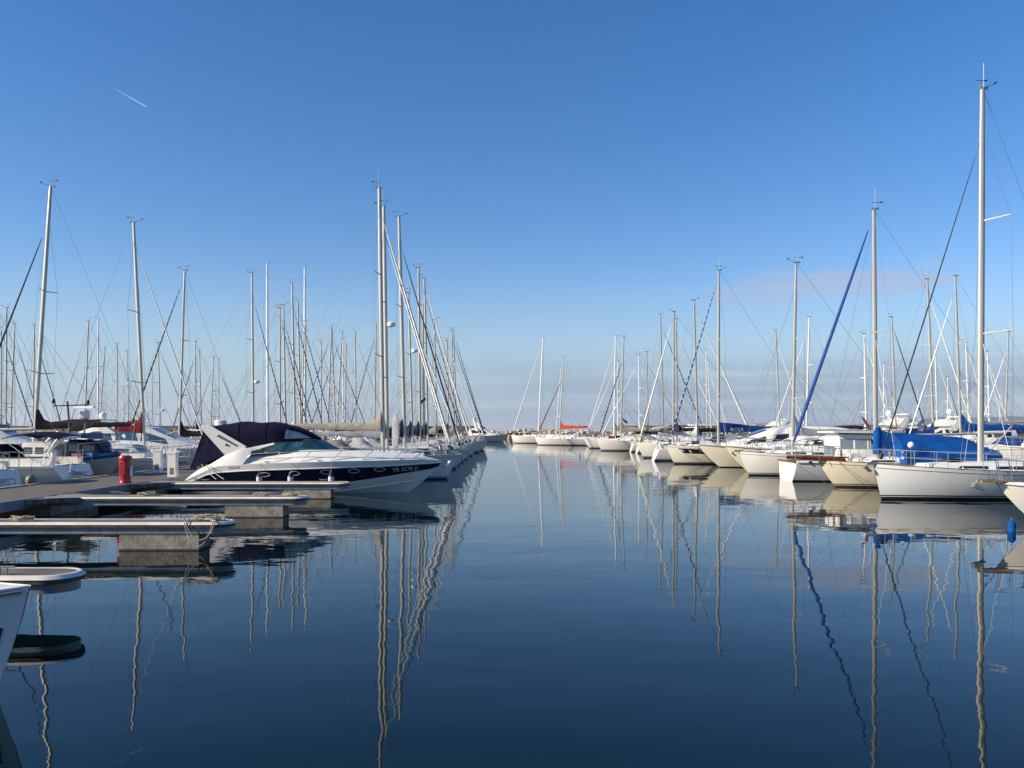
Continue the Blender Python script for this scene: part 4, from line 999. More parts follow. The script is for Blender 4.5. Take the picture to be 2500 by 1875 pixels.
# right-hand row
def rowC(d, bx, tx, ty, bow, label, bowx=13.2, **k):
    X = wx(bx, d)
    if bow < 0: k.setdefault('fore', X - bowx); k.setdefault('aft', min(9.5, 24.9 - X))
    else: k.setdefault('aft', X - bowx); k.setdefault('fore', min(5.0, 24.9 - X))
    return S(d, bx, tx, ty, bow, label, GR, **k)
R1 = rowC(32.4, 2394, 2399, 214, -1, 'large white yacht with black boot stripe and the tallest mast at right', bowx=13.7, near=1, hull='gelcoat_white', cover=None, jib='jib_black', jr=.026, frac=.885, stripe='stripe_black', foul='antifoul_black', yaw=.12, sweep=.52, brake=.33, sprz=[.40, .675], thick=1.05, boomz=2.9, fb=1.33, shroud_r=.008)
ro, rh, rm = rowC(38.4, 2139, 2133.5, 509, -1, 'cream-hulled yacht with varnished bowsprit, blue furled headsail and blue boom tent', bowx=14.0, near=1, hull='gelcoat_cream', foul='antifoul_brown', stripe='stripe_brown', cover=None, jib='jib_solid_blue', jr=.075, frac=.965, toerail='varnish', brake=.85, sprz=[.555], nspr=1, furl=False, boomz=2.35, thick=1.1, fb=1.22)
rowC(47.8, 1934.5, 1944, 640, -1, 'white yacht with grey peaked boom cover, stout mast with two spreader pairs', bowx=12.9, near=1, cover='canvas_grey', jib='jib_white', furl=False, boomz=2.35, coverh=.30, hull='gelcoat', foul='antifoul_black')
rj = rowC(63.2, 1754, 1755, 659, -1, 'white yacht with black window strip in its hull and dashed blue headsail', bowx=11.6, near=1, cover=None, boomz=2.42, jib='jib_blue', jr=.055, frac=.97, foul='antifoul_black', hull='gelcoat_ivory')
rowC(69.6, 1704, 1694.5, 732, 1, 'yacht berthed stern-out with white headsail sloping right', bowx=11.6, near=0, cover='canvas_white', jib='jib_white', jr=.07, frac=.96)
rowC(76.0, 1644, 1645, 760, -1, 'white yacht with dark waterline and paired white stays in the right row', bowx=11.3, near=0, cover='canvas_black', jib='jib_white', jr=.07, frac=.97, foul='antifoul_black')
rowC(80.6, 1653, 1651, 778, 1, 'yacht berthed stern-out, mast touching the paired-stay yacht mast', bowx=13.3, near=0, cover='canvas_white', jib='jib_white', frac=.9)
rowC(90.3, 1621, 1612, 766, 1, 'yacht with dark leaning mast beside the white cabin roof', bowx=13.3, near=0, cover='canvas_black', jib='jib_navy', mastm='alloy')
rowC(95.0, 1583, 1579, 858, 1, 'short-masted yacht in front of the brown harbour wall', bowx=13.3, near=0, cover='canvas_black', jib='jib_grey')
rowC(99.4, 1515, 1523, 823, -1, 'yacht with dark furled headsail nearest the open channel', bowx=10.0, near=0, cover='canvas_beige', jib='jib_navy', jr=.07, frac=.82, flag=(3.9, 'letter_dark'))
rowC(104.5, 1561, 1560, 865, -1, 'slim white-masted yacht before the brown harbour wall', bowx=10.8, near=0, cover='canvas_white', jib='jib_white', mastm='alloy_white')
rowC(111.0, 1498.6, 1503, 819, -1, 'tall-masted yacht almost last in the right row', bowx=9.6, near=0, cover='canvas_beige', jib='jib_white', mastm='alloy_white')
rowC(118.0, 1509, 1508, 880, -1, 'thin white-masted yacht last in the right row', bowx=10.2, near=0, cover='canvas_beige', jib='jib_white', mastm='alloy_white')
rowC(123.5, 1470, 1474, 1006, -1, 'low white boat with stub mast moored at the row end', bowx=10.6, near=0, cover=None, furl=False, jib='jib_white', vane=False, backstay=False, aft=6)
def rowD(d, bx, tx, ty, bow, label, **k):
    X = wx(bx, d)
    if bow > 0: k.setdefault('aft', min(8.0, X - 28.3)) if X < 45 else None
    elif X < 45: k.setdefault('fore', min(4.3, X - 28.3))
    return S(d, bx, tx, ty, bow, label, G4, near=0, **k)
rowD(62.0, 2347, 2332, 672, -1, 'yacht with blue covered boom and flat-topped mast behind the tallest right mast', cover='canvas_blue', jib='jib_white', coverh=.5, boomz=2.55, vane=False, aft=8.0)
rowD(67.0, 2281, 2264, 680, 1, 'yacht with white headsail sloping right above the blue tent', cover='canvas_royal', jib='jib_white', jr=.06, frac=.93)
rowD(73.0, 2189, 2177, 773, 1, 'yacht with dark headsail sloping right behind the cream yacht', cover='canvas_white', jib='jib_black', frac=.95)
rowD(79.0, 2116, 2110, 814, 1, 'white-masted yacht left of the cream yacht mast', cover='canvas_white', jib='jib_white', mastm='alloy_white')
rowD(96.0, 1968, 1976, 773, -1, 'white-masted yacht right of the stout two-spreader mast', cover='canvas_white', jib='jib_white', mastm='alloy_white')
rowD(105.0, 1905, 1894, 807, 1, 'yacht with white headsail sloping right, left of the stout mast', cover='canvas_white', jib='jib_white', jr=.07)
rowD(118, 2289, 2283, 852, 1, 'distant short-masted yacht beside the tall leaning mast', cover='canvas_royal', jib='jib_white', mastm='alloy_white')
rowD(100, 2367, 2358, 835, 1, 'distant white mast just left of the tallest right mast', cover='canvas_white', jib='jib_white', mastm='alloy_white')
rowD(105, 2416, 2411, 858, 1, 'distant yacht just right of the tallest right mast', cover='canvas_royal', jib='jib_white', mastm='alloy_white')
rowD(88, 2454, 2462, 809, -1, 'distant yacht with grey mast near the right photo edge', cover='canvas_royal', jib='jib_white')
rowD(130, 2314, 2314, 919, 1, 'lowest distant mast left of the blue mast cover', cover='canvas_white', jib='jib_black', mastm='alloy_white')
rowD(121, 2158, 2158, 887, 1, 'distant thin mast between the cream yacht mast and its neighbour', cover='canvas_white', jib='jib_white', mastm='alloy_white')
rowD(130, 1727, 1724, 855, 1, 'distant thin mast left of the black-windowed yacht mast', cover='canvas_white', jib='jib_white', mastm='alloy_white')
rowD(136, 1738, 1728, 880, 1, 'distant pale mast nearly touching the black-windowed yacht mast', cover='canvas_white', jib='jib_white', mastm='alloy_white')

# extras of the cream yacht: bowsprit, headsail on it, the boom tent
fo = rh.fore
MB().tube([(fo - 1.6, 0, 1.29), (fo + 1.45, 0, 1.38)], [.10, .075], 8).build('bowsprit', 'varnish', ro)
MB().box(fo - 2.2, fo + 1.3, -.22, .22, 1.22, 1.275).build('bowsprit_platform', 'varnish', ro, 0)
fa_ = Vector((fo + 1.35, 0, 1.42)); fb_ = rm(wz(522, 38.4))
MB().tube([fa_.lerp(fb_, u) for u in (.06, .12, .3, .55, .8, .93)], [.06, .085, .085, .075, .06, .03], 8).build('furled_headsail', 'jib_solid_blue', ro)
wire(fa_, fb_, .01, 'wire', ro, 'headstay')
wire((fo + 1.40, 0, 1.30), (fo - .45, 0, .12), .012, 'galvanised', ro, 'bobstay')
for sg in (1, -1):
    tubeobj([(fo + 1.1, sg * .2, 1.3), (fo + 1.05, sg * .22, 1.95), (fo + .1, sg * .42, 1.92), (fo - .9, sg * .85, 1.85)], .016, 'alloy_dark', ro, 'sprit_rail')
    tubeobj([(fo + 1.0, sg * .21, 1.62), (fo + .1, sg * .40, 1.60), (fo - .9, sg * .85, 1.50)], .012, 'alloy_dark', ro, 'sprit_rail')
    wire((fo + .1, sg * .42, 1.25), (fo + .15, sg * .42, 1.92), .014, 'alloy_dark', ro, 'sprit_post')
tent = MB(); rr_ = []
for i in range(13):
    x = -.75 - 4.3 * i / 12; u = i / 12
    zt = 2.50 - .30 * u - (.5 * max(0, (u - .72) / .28) ** 1.5); ze = 1.62 - .12 * u; wv = .045 * math.sin(i * 1.4)
    rr_.append([(x, 1.28 + wv * .5, 1.12), (x, 1.30 + wv, ze - .02), (x, 1.18, ze + .06), (x, .6, (zt + ze) / 2 + .10 - wv * .4), (x, .07, zt), (x, -.07, zt), (x, -.6, (zt + ze) / 2 + .10 + wv * .4), (x, -1.18, ze + .06), (x, -1.30 - wv, ze - .02), (x, -1.28, 1.12)])
MB().quadstrip(rr_, False).poly(rr_[0]).poly(rr_[-1]).build('boom_tent', 'canvas_blue', ro, 50)
MB().tube([(-.02, 0, 1.45), (-.03, 0, 1.6), (-.06, 0, 2.55), (-.05, 0, 2.75)], [.14, .19, .18, .13], 10, flat=.9).prism([(-.02, 1.7), (-.02, 2.66), (-.78, 2.40), (-.78, 1.75)], -.13, .13).build('mast_boot_cover', 'canvas_blue', ro)
MB().tube([(.0, 0, 1.2), (.0, 0, 1.5)], .2, 10).build('mast_wrap', 'canvas_beige', ro)
MB().ball((-.95, 1.36, 1.95), .15).build('hanging_buoy', 'fender_white', ro)
# grey board lashed upright on the second yacht of the left row
bd = tag(MB().quadstrip([[(x0 + .0, w * math.cos(a), z + 0) if False else (.30 + .05 * math.sin(a) + .02 * z, .0 + w * math.cos(a), z) for a in [2 * math.pi * k / 14 for k in range(14)]] for x0, w, z in ((0, .10, 0), (0, .18, .12), (0, .24, .5), (0, .25, 1.0), (0, .23, 1.5), (0, .17, 1.9), (0, .06, 2.08))], True, 0, True, True).build('paddleboard', 'canvas_grey'),
         'grey and white board standing upright beside the twin masts', 'board')
bd.location = (wx(958, 47.8), 47.75, 1.40); bd.rotation_euler = (0, 0, 1.1)
# black window strip in the hull of the dashed-blue-headsail yacht
def hull_window(H, root, x0, x1, zf0, zf1, sg, m='dark_glass', slant=.3):
    pts = []
    for i in range(7):
        x = x0 + (x1 - x0) * i / 6
        pts.append(x)
    def P(x, f): t_ = H.tx(x); p = H.pt(t_, H.zs(t_) * f); return (p[0], sg * (p[1] + .008), p[2])
    return MB().quadstrip([[P(x - slant, zf0) for x in pts], [P(x, zf1) for x in pts]]).build('hull_window', m, root, 0)
hull_window(rj[1], rj[0], rj[1].fore - 3.2, rj[1].fore - .75, .60, .86, 1); hull_window(rj[1], rj[0], rj[1].fore - 3.2, rj[1].fore - .75, .60, .86, -1)
# mooring lines of the near right-hand boats
for (rt, H, mp_), xx, zz in ((R1, .2, 1.15), ((ro, rh, rm), fo - .8, 1.15)):
    for sg in (1,):
        tubeobj(sag((xx, sg * (H.hw(xx) + .02), zz), (xx - 1.2, sg * (H.hw(xx) + .9), -.03), .12), .011, 'rope_dark', rt, 'mooring_line', 5)

# ---- left side, stern views and small craft beyond the walkway
def stern_yacht(sternx, d, label, bim, bimz, extra=True):
    """yacht lying stern-to the walkway, its mast outside the picture"""
    fore, aft = 4.2, 7.2
    root = thing('sailing_yacht', label, 'sailboat', (sternx - aft, d, 0), math.pi, G2)
    H = Hull(aft, fore, 3.6, 1.4, 1.1, 1.1, ws=.86, bowrake=.8, sternrake=.75)
    H.build(root, sail_levels(H), ['antifoul_blue', 'gelcoat', 'stripe_blue'], [0, 0, 1, 2, 1, 1, 1, 2, 1], n=16)
    trunk(H, root, 2.3, -3.0, .45, .6, .16, .42, win=1)
    pushpit(H, root); pulpit(H, root)
    lifelines(H, root, [-aft + 2.1 + 1.5 * i for i in range(6)])
    mst = MB().tube([(0, 0, 1.2), (0, 0, 9), (-.2, 0, 14.5)], [.095, .095, .07], 10, flat=.72).build('mast', 'alloy', root)
    for sg in (1, -1):
        MB().box(-aft + .9, -3.0, sg * 1.15 - .10, sg * 1.15 + .10, 1.05, 1.42).build('cockpit_coaming', 'gelcoat', root)
        wire((-.1, sg * 1.6, 1.1), (-.1, 0, 13.6), .008, 'wire', root, 'shroud')
    wire((-aft + .8, 0, 1.1), (-.2, 0, 14.4), .008, 'wire', root, 'backstay'); wire((fore - .2, 0, 1.4), (-.2, 0, 13.8), .008, 'wire', root, 'forestay')
    wire((0, 0, 2.6), (-4.8, 0, 2.65), .07, 'alloy', root, 'boom')
    # transom steps, ladder and bathing platform
    MB().prism([(-aft - .05, .22), (-aft + .55, .22), (-aft + .55, .30), (-aft - .05, .30)], -.85, .85).build('bathing_step', 'deck_white', root)
    for z, x in ((.52, .30), (.80, .52)): MB().box(-aft + x - .28, -aft + x, -.5, .5, z - .05, z).build('transom_step', 'deck_grey', root, 0)
    for sg in (1, -1): tubeobj([(-aft + .05, sg * .2, .26), (-aft + .02, sg * .2, 1.0), (-aft + .3, sg * .2, 1.22)], .014, 'steel', root, 'boarding_ladder')
    for z in (.45, .62, .8): wire((-aft + .04, -.2, z), (-aft + .04, .2, z), .012, 'steel', root, 'ladder_rung')
    if bim:
        bimini(root, -aft + .6, -aft + 3.0, 1.35, 1.0, bimz, bim, legz=1.15, legx=-aft + 1.4)
    c = Vector((-aft + 1.35, 0, 1.75))
    MB().tube([c + Vector((0.08 * math.cos(a), 0.5 * math.cos(a), 0.5 * math.sin(a))) for a in [2 * math.pi * i / 18 for i in range(19)]], 0.016, 6).build('steering_wheel', 'steel', root)
    MB().tube([(c.x + .2, 0, 1.0), (c.x + .15, 0, c.z)], [.16, .10], 8).build('wheel_pedestal', 'gelcoat', root)
    hood(root, -2.4, -3.7, 1.25, 1.40, .62, bim or 'canvas_navy')
    return root, H
s1, s1h = stern_yacht(-18.35, 36.4, 'white yacht lying stern-to with navy bimini, boarding ladder and white oval on its rail', 'canvas_navy', 2.55)
tag_o = MB().ball((0, 0, 0), .05, .11, .24, 10, 6).build('rail_oval', 'fender_white', s1); tag_o.location = (-7.0, 1.05, 1.02); tag_o.rotation_euler = (.4, 0, 0)
ps_ = MB().box(-.5, .5, -.16, .16, -.02, .02).build('passerelle', 'fender_white', s1, 0); ps_.location = (-6.15, .75, 1.98); ps_.rotation_euler = (0, R(40), 0)
s0, s0h = stern_yacht(-18.55, 31.2, 'white yacht stern at the left photo edge under a folded navy cover', None, 2.3)
MB().quadstrip([[(-5.6 - .5 * math.sin(a) * w, (1.25) * math.cos(a), z + .1 * math.sin(a)) for a in [math.pi * k / 8 for k in range(9)]] for w, z in ((.2, 1.5), (.9, 1.7), (1.25, 2.05), (.9, 2.28), (.2, 2.33))]).build('folded_bimini', 'canvas_navy', s0)
tubeobj(sag((-7.0, -1.2, 1.0), (-8.1, 2.1, .66), .16), .014, 'rope_dark', s1, 'stern_line'); tubeobj(sag((-6.9, 1.2, 1.0), (-8.3, .2, .66), .16), .014, 'rope_dark', s1, 'stern_line')
fd = thing('fender', 'grey ball fender hanging on the stern-to white yacht at left', 'fender', (wx(76, 34.4), 34.38, .36))
MB().ball((0, 0, .2), .21, .21, .24).build('body', 'fender_grey', fd); wire((0, 0, .42), (0, .12, 1.12), .009, 'rope_dark', fd, 'lanyard')
# the grey and blue fishing boat, bow to the walkway
fbX = wx(300, 40.0)
fr, fH, _ = None, None, None
def fishing_boat():
    L = 7.6; f = L / 2
    root = thing('fishing_boat', 'grey-hulled fishing boat with blue gunwale, bow to the walkway left of the red cabinet', 'fishing boat', (fbX - f, 41.0, 0), -.26, G2)
    H = Hull(f, f, 2.7, 1.46, 1.02, 1.0, ws=.8, tm=.5, p=3.0, bowrake=.85, sternrake=.1, draft=.4, ve=.22, vb=.5)
    lv = [lambda t: H.zk(t), lambda t: -.02, lambda t: .08, lambda t: .5 * H.zs(t), lambda t: H.zs(t) - .13, lambda t: H.zs(t)]
    h = H.build(root, lv, ['antifoul_black', 'fishing_hull', 'fishing_blue'], [0, 0, 1, 1, 2], deck='deck_grey')
    for sg in (1, -1):
        tubeobj([(x, sg * (H.hw(x) + .005), H.dz(x) + .02) for x in [-f + .15 + (L - .2) * i / 12 for i in range(13)]], .045, 'fishing_blue', root, 'gunwale', 6)
        rr_ = [[(x, sg * (H.hw(x) - .02), H.dz(x)), (x, sg * (H.hw(x) - .06), H.dz(x) + .16)] for x in [-.5 + (f + .4) * i / 8 for i in range(9)]]
        MB().quadstrip(rr_).build('bulwark', 'fishing_blue', root)
    lettering('ANNAMARIA', .26, f - 2.75, 1.02, -1, 1, h, root, 'letter_ochre', slant=.10)
    st_ = [(3.05, .34, 1.25, 1.5, .95), (2.8, .46, 1.22, 2.05, .9), (1.3, .66, 1.15, 2.12, .9)]
    hs_ = house(root, st_, 'canvas_navy', 'cuddy'); pane(hs_, st_, 2.7, 2.1, .5, .88); pane(hs_, st_, 1.95, 1.4, .5, .88); screen(hs_, st_, 0)
    MB().box(1.1, 2.2, -.72, .72, 2.20, 2.46).build('cuddy_roof', 'fishing_blue', root)
    MB().box(1.9, 2.45, -.98, -.72, 1.15, 1.50).build('fish_box', 'red_lining', root, 0); MB().box(2.5, 2.9, -.80, -.56, 1.2, 1.54).build('fish_crate', 'fishing_blue', root, 0)
    tubeobj([(1.0, 0, 1.0), (.9, 0, 2.6), (.75, 0, 4.0)], .05, 'dark_steel', root, 'mast')
    wire((.75, -.9, 3.75), (1.2, .9, 3.85), .03, 'dark_steel', root, 'crosstree')
    for x_, y_ in ((.75, -.85), (1.2, .85)): MB().ball((x_, y_, 3.98), .08, .08, .13).build('lantern', 'black_part', root)
    MB().quadstrip([[(.95, -.8, 2.95), (.95, .8, 2.95)], [(1.3, -.9, 3.06), (1.3, .9, 3.06)], [(2.0, -1.0, 3.12), (2.0, 1.0, 3.12)], [(1.7, -.7, 2.9), (1.7, .7, 2.9)], [(1.2, -.4, 2.55), (1.2, .4, 2.55)]]).build('furled_awning', 'canvas_tan', root)
    MB().tube([(1.75, 0, 2.4), (1.75, 0, 3.2)], .04, 6).box(1.2, 2.3, -.07, .07, 3.66, 3.75).tube([(1.75, 0, 3.12), (1.75, 0, 3.2), (1.75, 0, 3.5), (1.75, 0, 3.58)], [.15, .25, .25, .16], 10).build('radar', 'gelcoat_grey', root)
    MB().tube([(.35 + .0, .0 + .22 * math.cos(a_), 1.9 + .22 * math.sin(a_)) for a_ in [2 * math.pi * i / 14 for i in range(15)]], .045, 6).build('lifebuoy', 'lifebuoy_orange', root)
    st2 = [(.6, .8, 1.0, 1.9, .92), (.3, .82, 1.0, 2.0, .92), (-1.2, .82, 1.0, 2.0, .92)]
    h2_ = house(root, st2, 'fishing_hull', 'engine_casing'); pane(h2_, st2, .1, -.4, .5, .85); pane(h2_, st2, -.55, -1.1, .5, .85)
    for sg in (1, -1): tubeobj([(2.2, sg * 1.0, 1.25), (2.3, sg * .98, 1.95), (3.3, sg * .42, 2.05), (3.75, 0, 2.05)], .018, 'galvanised', root, 'bow_rail')
    MB().tube([(1.8, -1.18, 1.0), (2.6, -1.02, .48)], .02, 6).ball((2.62, -1.02, .47), .06).build('anchor', 'galvanised', root)
    return root
fishing_boat()
# open boat with outboard and registration, and the hardtop cruiser behind it
o1, oH, oS = cruiser(-18.0, 47.2, 1, 6.8, 2.5, 'open white boat with outboard engine and dark registration letters by the walkway', G2,
    [(2.2, .62, 1.06, .9), (3.1, .72, 1.75, .82), (4.3, .74, 1.78, .85), (4.6, .74, 1.1, .9)], [(2.9, 4.2, .35, .85)], fb=1.15, fm=.92, glass='blue_glass', screens=(0,), rail=.4, name='open_motorboat')
lettering('LC2400', .27, 2.25, .66, -1, 1, [c for c in o1.children if c.name.startswith('hull')][0], o1, 'letter_dark')
MB().box(-3.75, -3.35, -.22, .22, .75, 1.35).prism([(-3.45, .8), (-3.65, .8), (-3.75, -.2), (-3.55, -.2)], -.07, .07).build('outboard_engine', 'black_part', o1)
h1_, hH, hS = cruiser(-18.1, 54.8, 1, 11.2, 3.7, 'large white hardtop cruiser with blue-tinted side windows behind the open boat', G2,
    [(2.0, .60, 1.55, .9), (3.4, .66, 1.95, .86), (5.2, .74, 2.72, .78), (6.6, .76, 2.90, .80), (8.6, .78, 2.80, .82), (9.6, .78, 2.5, .85), (9.9, .78, 1.3, .9)],
    [(3.9, 5.6, .42, .82), (5.75, 7.2, .42, .86), (7.35, 8.9, .42, .84)], fb=1.6, fm=1.3, glass='blue_glass', screens=(1,), win_cut=-.25, arch=(8.4, 3.25, 1.0, 1.3), dome=[(8.6, 0, 3.3, .25)])
wire((-3.0, .3, 3.2), (-3.0, .3, 4.3), .02, 'alloy_white', h1_, 'light_mast'); wire((-3.0, -.3, 3.9), (-3.0, .6, 3.9), .015, 'alloy_white', h1_, 'light_mast_arm')
# cabin boat squeezed between the navy-striped cruiser and the first tall yacht
cruiser(-6.2, 39.9, 1, 7.2, 2.6, 'small white cabin boat with dark windows just behind the navy-striped cruiser', GL,
    [(1.8, .55, 1.3, .9), (2.8, .66, 2.05, .82), (4.2, .72, 2.12, .86), (4.6, .72, 2.08, .86), (4.75, .72, 1.1, .9)], [(2.9, 3.5, .42, .86), (3.6, 4.1, .42, .86), (4.2, 4.6, .42, .86)], fb=1.2, fm=1.0, screens=(0, 1), rail=.4, name='cabin_boat')
# motor yacht with blue bimini at the far left edge
b1, bH, bS = cruiser(-40.0 + 9.5, 70.5, 1, 11, 3.8, 'white flybridge boat with blue bimini at the left photo edge', G3,
    [(2.2, .6, 1.7, .9), (3.6, .68, 2.2, .84), (4.8, .74, 3.0, .8), (8.4, .76, 3.05, .84), (8.7, .76, 1.4, .9)], [(4.2, 6.0, .45, .85), (6.2, 8.0, .45, .85)], fb=1.6, fm=1.3, screens=(1,))
b1.location = (wx(22, 70.5) - 1.5, 70.5, 0)
bimini(b1, -2.6, .4, 1.3, 3.0, 4.0, 'canvas_blue', legz=3.05)
# white sport boat at the end of the channel
c1_, cH, cS = cruiser(wx(1243, 165), 165, 1, 10.5, 3.6, 'grey-white sport boat with tall radar arch before the boulders', GC,
    [(2.4, .55, 1.5, .9), (3.8, .66, 2.0, .85), (5.0, .72, 2.6, .8), (7.6, .74, 2.6, .85), (7.9, .74, 1.3, .9)], [(4.2, 5.6, .4, .85), (5.8, 7.3, .4, .85)], fb=1.5, fm=1.15, hull='gelcoat_grey', screens=(1,), arch=(6.6, 4.2, .8, 1.1), dome=[(6.8, 0, 4.3, .35)], yaw=-.2)

# ---- right side
# corner boat, bow only
k0, kH, kS = cruiser(13.35, 23.2, -1, 8.6, 3.0, 'white launch bow with anchor platform at the right photo edge', GR,
    [(3.0, .6, 1.45, .9), (4.2, .68, 2.3, .82), (6.0, .72, 2.35, .85), (6.3, .72, 1.2, .9)], [(4.0, 5.8, .45, .85)], fb=1.24, fm=1.0, rail=.45, rake=1.25, screens=(0,), vb=.7, tm=.5)
MB().box(3.9, 4.75, -.2, .2, 1.21, 1.26).build('bow_platform', 'teak', k0, 0)
an = MB().tube([(4.3, 0, 1.29), (4.78, 0, 1.27), (4.86, 0, 1.12)], .022, 6); an.prism([(4.9, 1.19), (4.93, 1.07), (4.62, .97), (4.6, 1.04)], -.1, .1); an.build('anchor', 'galvanised', k0)
tubeobj([(4.3, .2, 1.18), (4.6, .02, 1.6), (4.3, -.2, 1.18)], .016, 'steel', k0, 'bow_hoop')
bf = thing('mooring_buoy', 'small blue mooring buoy floating by the launch at the right edge', 'buoy', (wx(2469, 21.9), 21.9, 0))
MB().tube([(0, 0, -.12), (0, 0, -.08), (.01, 0, .22), (.012, 0, .30)], [.05, .10, .10, .03], 10).build('body', 'canvas_blue', bf); MB().tube([(.012, 0, .29), (.03, .02, .36), (.012, .04, .29)], .012, 5).build('ring', 'galvanised', bf)
# pilothouse boat, stern out
p1, pH, pS = cruiser(wx(1918, 43.4) + 9.4, 43.4, 1, 9.4, 3.1, 'white pilothouse boat berthed stern-out with small bimini and dark V pennant', GR,
    [(2.2, .5, 1.4, .9), (4.1, .58, 1.55, .9), (4.7, .64, 2.35, .86), (7.0, .68, 2.42, .88), (7.1, .68, 1.2, .92)], [(4.8, 5.5, .48, .88), (5.6, 6.2, .48, .88), (6.3, 6.95, .48, .88)], fb=1.35, fm=1.02, screens=(1,), rail=.4, glass='clear_plastic', name='pilothouse_boat')
MB().box(-5.0 + .3, -4.62, -1.35, 1.35, .98, 1.06).build('stern_capping', 'varnish', p1, 0)
MB().box(-2.65, .3, -1.15, 1.15, 2.46, 2.53).build('pilothouse_roof', 'gelcoat', p1)
bimini(p1, -4.55, -3.1, 1.05, 1.0, 2.32, 'canvas_white', legz=1.05)
MB().prism([(-.92, 2.2), (-.37, 2.2), (-.64, 1.72)], -1.20, -1.19).build('pennant', 'letter_dark', p1, 0)
MB().prism([(-.77, 2.22), (-.52, 2.22), (-.64, 1.98)], -1.208, -1.203).build('pennant_centre', 'gelcoat', p1, 0)
# cream cruiser, then the sleek hardtop cruiser with the long dark window
q1, qH, qS = cruiser(wx(1768, 52.6), 52.6, -1, 10.5, 3.6, 'cream-hulled motor cruiser with low cabin beside the grey-covered yacht', GR,
    [(2.6, .55, 1.6, .9), (3.8, .64, 1.75, .88), (5.0, .70, 2.2, .80), (7.5, .72, 2.25, .84), (7.8, .72, 1.4, .9)],
    [(4.6, 5.8, .40, .82), (5.9, 7.2, .40, .82)], fb=1.62, fm=1.3, hull='gelcoat_cream', screens=(1,), win_cut=-.2, foul='antifoul_brown', rake=1.5)
q2, q2H, q2S = cruiser(wx(1703, 57.6), 57.6, -1, 12.6, 3.8, 'sleek ivory hardtop cruiser with one long dark side window', GR,
    [(1.7, .50, 1.62, .9), (2.4, .58, 1.80, .88), (4.7, .70, 2.62, .72), (6.2, .74, 2.82, .74), (9.0, .76, 2.78, .78), (10.6, .76, 2.55, .84), (11.0, .76, 1.5, .9)],
    [(3.0, 4.4, .38, .74), (4.48, 5.9, .38, .74), (5.98, 7.4, .38, .74), (7.48, 8.9, .38, .74)], fb=1.6, fm=1.3, hull='gelcoat_ivory', screens=(1,), win_cut=-.45, foul='antifoul_black', rake=1.6)
# white boat with flat awning roof between the yachts
a1, aH, aS = cruiser(wx(1572, 85.2), 85.2, -1, 11.5, 3.8, 'white motor yacht with long flat roof and dark screen in the right row', GR,
    [(2.2, .55, 1.6, .9), (3.3, .66, 1.9, .88), (4.2, .72, 2.75, .84), (5.6, .74, 2.85, .86), (5.9, .74, 1.5, .9)], [(3.8, 4.8, .45, .85), (4.9, 5.6, .45, .85)], fb=1.5, fm=1.2, screens=(1,))
MB().box(-5.2, 1.0, -1.55, 1.55, 2.95, 3.07).build('awning_roof', 'gelcoat', a1)
for x in (-5.0, -2.2, .6):
    for y in (-1.4, 1.4): wire((x, y, 1.15), (x, y, 2.95), .03, 'alloy_white', a1, 'awning_post')
MB().box(-3.6, -2.3, -.6, .6, 1.2, 2.1).build('helm_console', 'gelcoat', a1)
# lettered sail bag on the boom of the dashed-blue-headsail yacht
bag = MB().quadstrip([[(x, .16, zb), (x, .19, zb + .12), (x, .15, zt - .06), (x, .05, zt), (x, -.05, zt), (x, -.15, zt - .06), (x, -.19, zb + .12), (x, -.16, zb)] for x, zb, zt in ((-.12, 2.36, 3.12), (-.6, 2.36, 3.10), (-1.3, 2.38, 3.02), (-2.2, 2.40, 2.92), (-3.2, 2.42, 2.80), (-4.3, 2.45, 2.70))], True, 0, True, True).build('sail_bag', 'canvas_royal', rj[0], 40)
lettering('ROSA', .40, -.85, 2.44, 1, -1, bag, rj[0], 'letter_white')
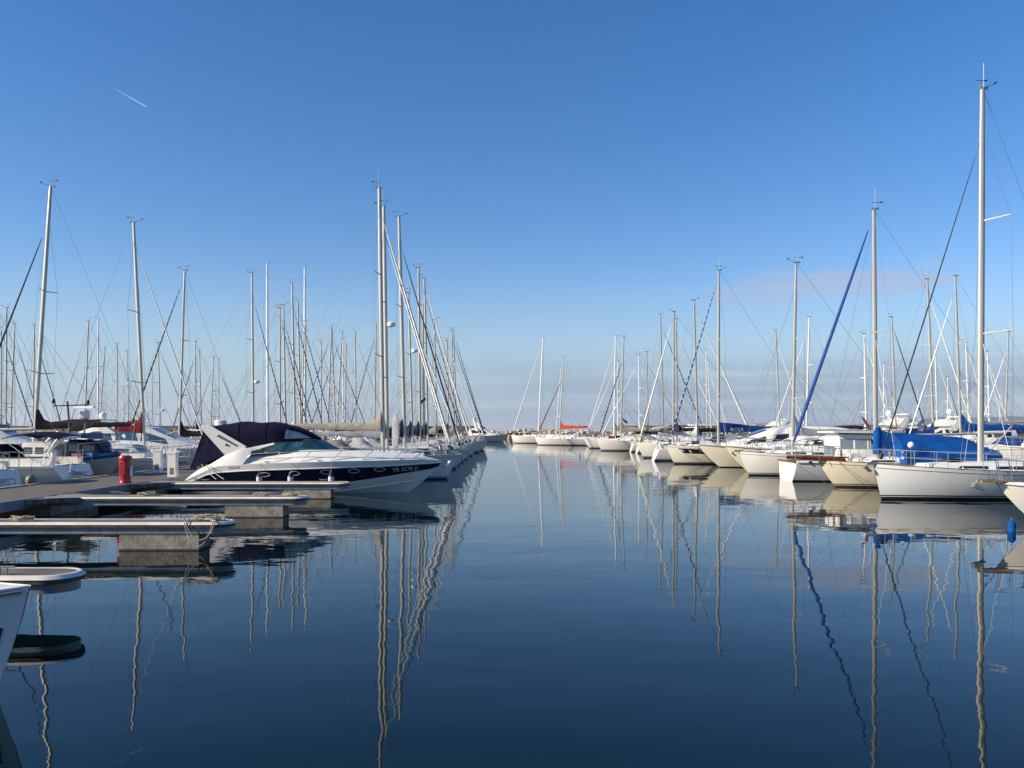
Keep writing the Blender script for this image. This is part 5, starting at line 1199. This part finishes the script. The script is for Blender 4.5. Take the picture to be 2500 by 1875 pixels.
# flybridge yachts behind the row
for (px_, dd, L_, lab, dome_, fz) in ((2020, 75.0, 12.0, 'white flybridge yacht with round radar dome behind the pilothouse boat', [(5.2, .2, 3.75, .32)], 3.0),
                                      (2172, 84.0, 11.0, 'white flybridge boat with raked arch behind the blue boom tent', [(6.0, 0, 4.1, .3)], 2.9),
                                      (1800, 118.0, 11.0, 'far white cabin yacht behind the sleek hardtop cruiser', [(6.0, 0, 4.1, .3)], 3.0),
                                      (2262, 78.5, 10.0, 'low white hardtop boat right of the raked arch', [], 2.6),
                                      (2432, 54.5, 10.5, 'white motor yacht with dark window behind the tallest right mast', [], 2.55)):
    w_, wH, wS = cruiser(wx(px_, dd), dd, -1, L_, 3.8, lab, G4,
        [(2.0, .55, 1.7, .9), (3.4, .66, 2.1, .86), (4.8, .74, fz, .80), (7.6, .76, fz + .05, .84), (8.0, .76, 1.5, .9)], [(3.9, 5.4, .45, .84), (5.6, 7.2, .45, .84)], fb=1.6, fm=1.3, screens=(1,),
        arch=(6.4, fz + .95, .9, 1.2) if dome_ else None, dome=dome_)
    w_.location.x = max(w_.location.x, 28.4 + L_ / 2) if px_ != 1800 else w_.location.x
    if fz > 2.8:
        stf = [(1.2, 1.15, fz - .04, fz + .1, .9), (.4, 1.25, fz - .04, fz + .62, .86), (-1.8, 1.25, fz - .04, fz + .5, .9), (-2.0, 1.25, fz - .04, fz + .1, .95)]
        house(w_, stf, 'gelcoat', 'flybridge')
    wire((-1.5, .5, fz), (-1.6, .5, fz + 3.2), .014, 'alloy_white', w_, 'aerial')
rf = thing('furled_flag', 'dark red furled flag on a slanting staff above the pilothouse roof', 'flag', (wx(2127, 43), 43.0, 2.53))
wire((0, 0, 0), (-.5, 0, .78), .016, 'varnish', rf, 'staff')
MB().tube([(-.10, 0, .14), (-.2, 0, .32), (-.36, 0, .58), (-.46, 0, .73)], [.03, .075, .065, .03], 7).build('cloth', 'flag_red', rf)

# ---- bow of the boat at the bottom left corner
n1_, nH, nS = cruiser(wx(45, 8.35), 8.55, 1, 6.2, 2.3, 'pale grey boat bow with navy letter at the bottom left corner', None,
    [(2.6, .55, 1.25, .9), (3.4, .66, 1.75, .84), (4.6, .7, 1.78, .86), (4.8, .7, 1.1, .9)], [(3.4, 4.4, .4, .85)], fb=1.10, fm=.92, hull='gelcoat_grey', rail=0, rake=.38, screens=(0,), foul='antifoul_blue', name='small_motorboat', vb=.75)
lettering('I', .30, 3.1 - .34, .48, -1, 1, [c for c in n1_.children if c.name.startswith('hull')][0], n1_, 'letter_navy', italic=.3)

yb = thing('marker_buoy', 'small yellow buoy hung on a white bow in the right row', 'buoy', (wx(1564, 73.2), 73.2, 1.45))
MB().ball((0, 0, .25), .19, .19, .27).build('body', 'yellow_buoy', yb); wire((0, 0, .5), (.2, .5, .75), .01, 'rope', yb, 'lanyard')
# the air over the bay
hz = bpy.data.materials.new('haze'); hz.use_nodes = True; ht = hz.node_tree; ht.nodes.clear()
pv = ht.nodes.new('ShaderNodeVolumePrincipled'); pv.inputs['Color'].default_value = (0.80, 0.88, 1.0, 1); pv.inputs['Density'].default_value = 0.00005; pv.inputs['Anisotropy'].default_value = 0.2
ht.links.new(pv.outputs[0], ht.nodes.new('ShaderNodeOutputMaterial').inputs['Volume']); M['haze'] = hz
hb = MB().box(-16800, 16800, -460, 21800, -3.0, 275).build('haze', 'haze', None, 0); hb['kind'] = 'stuff'
hb['label'] = 'thin pale haze over the harbour and the bay'
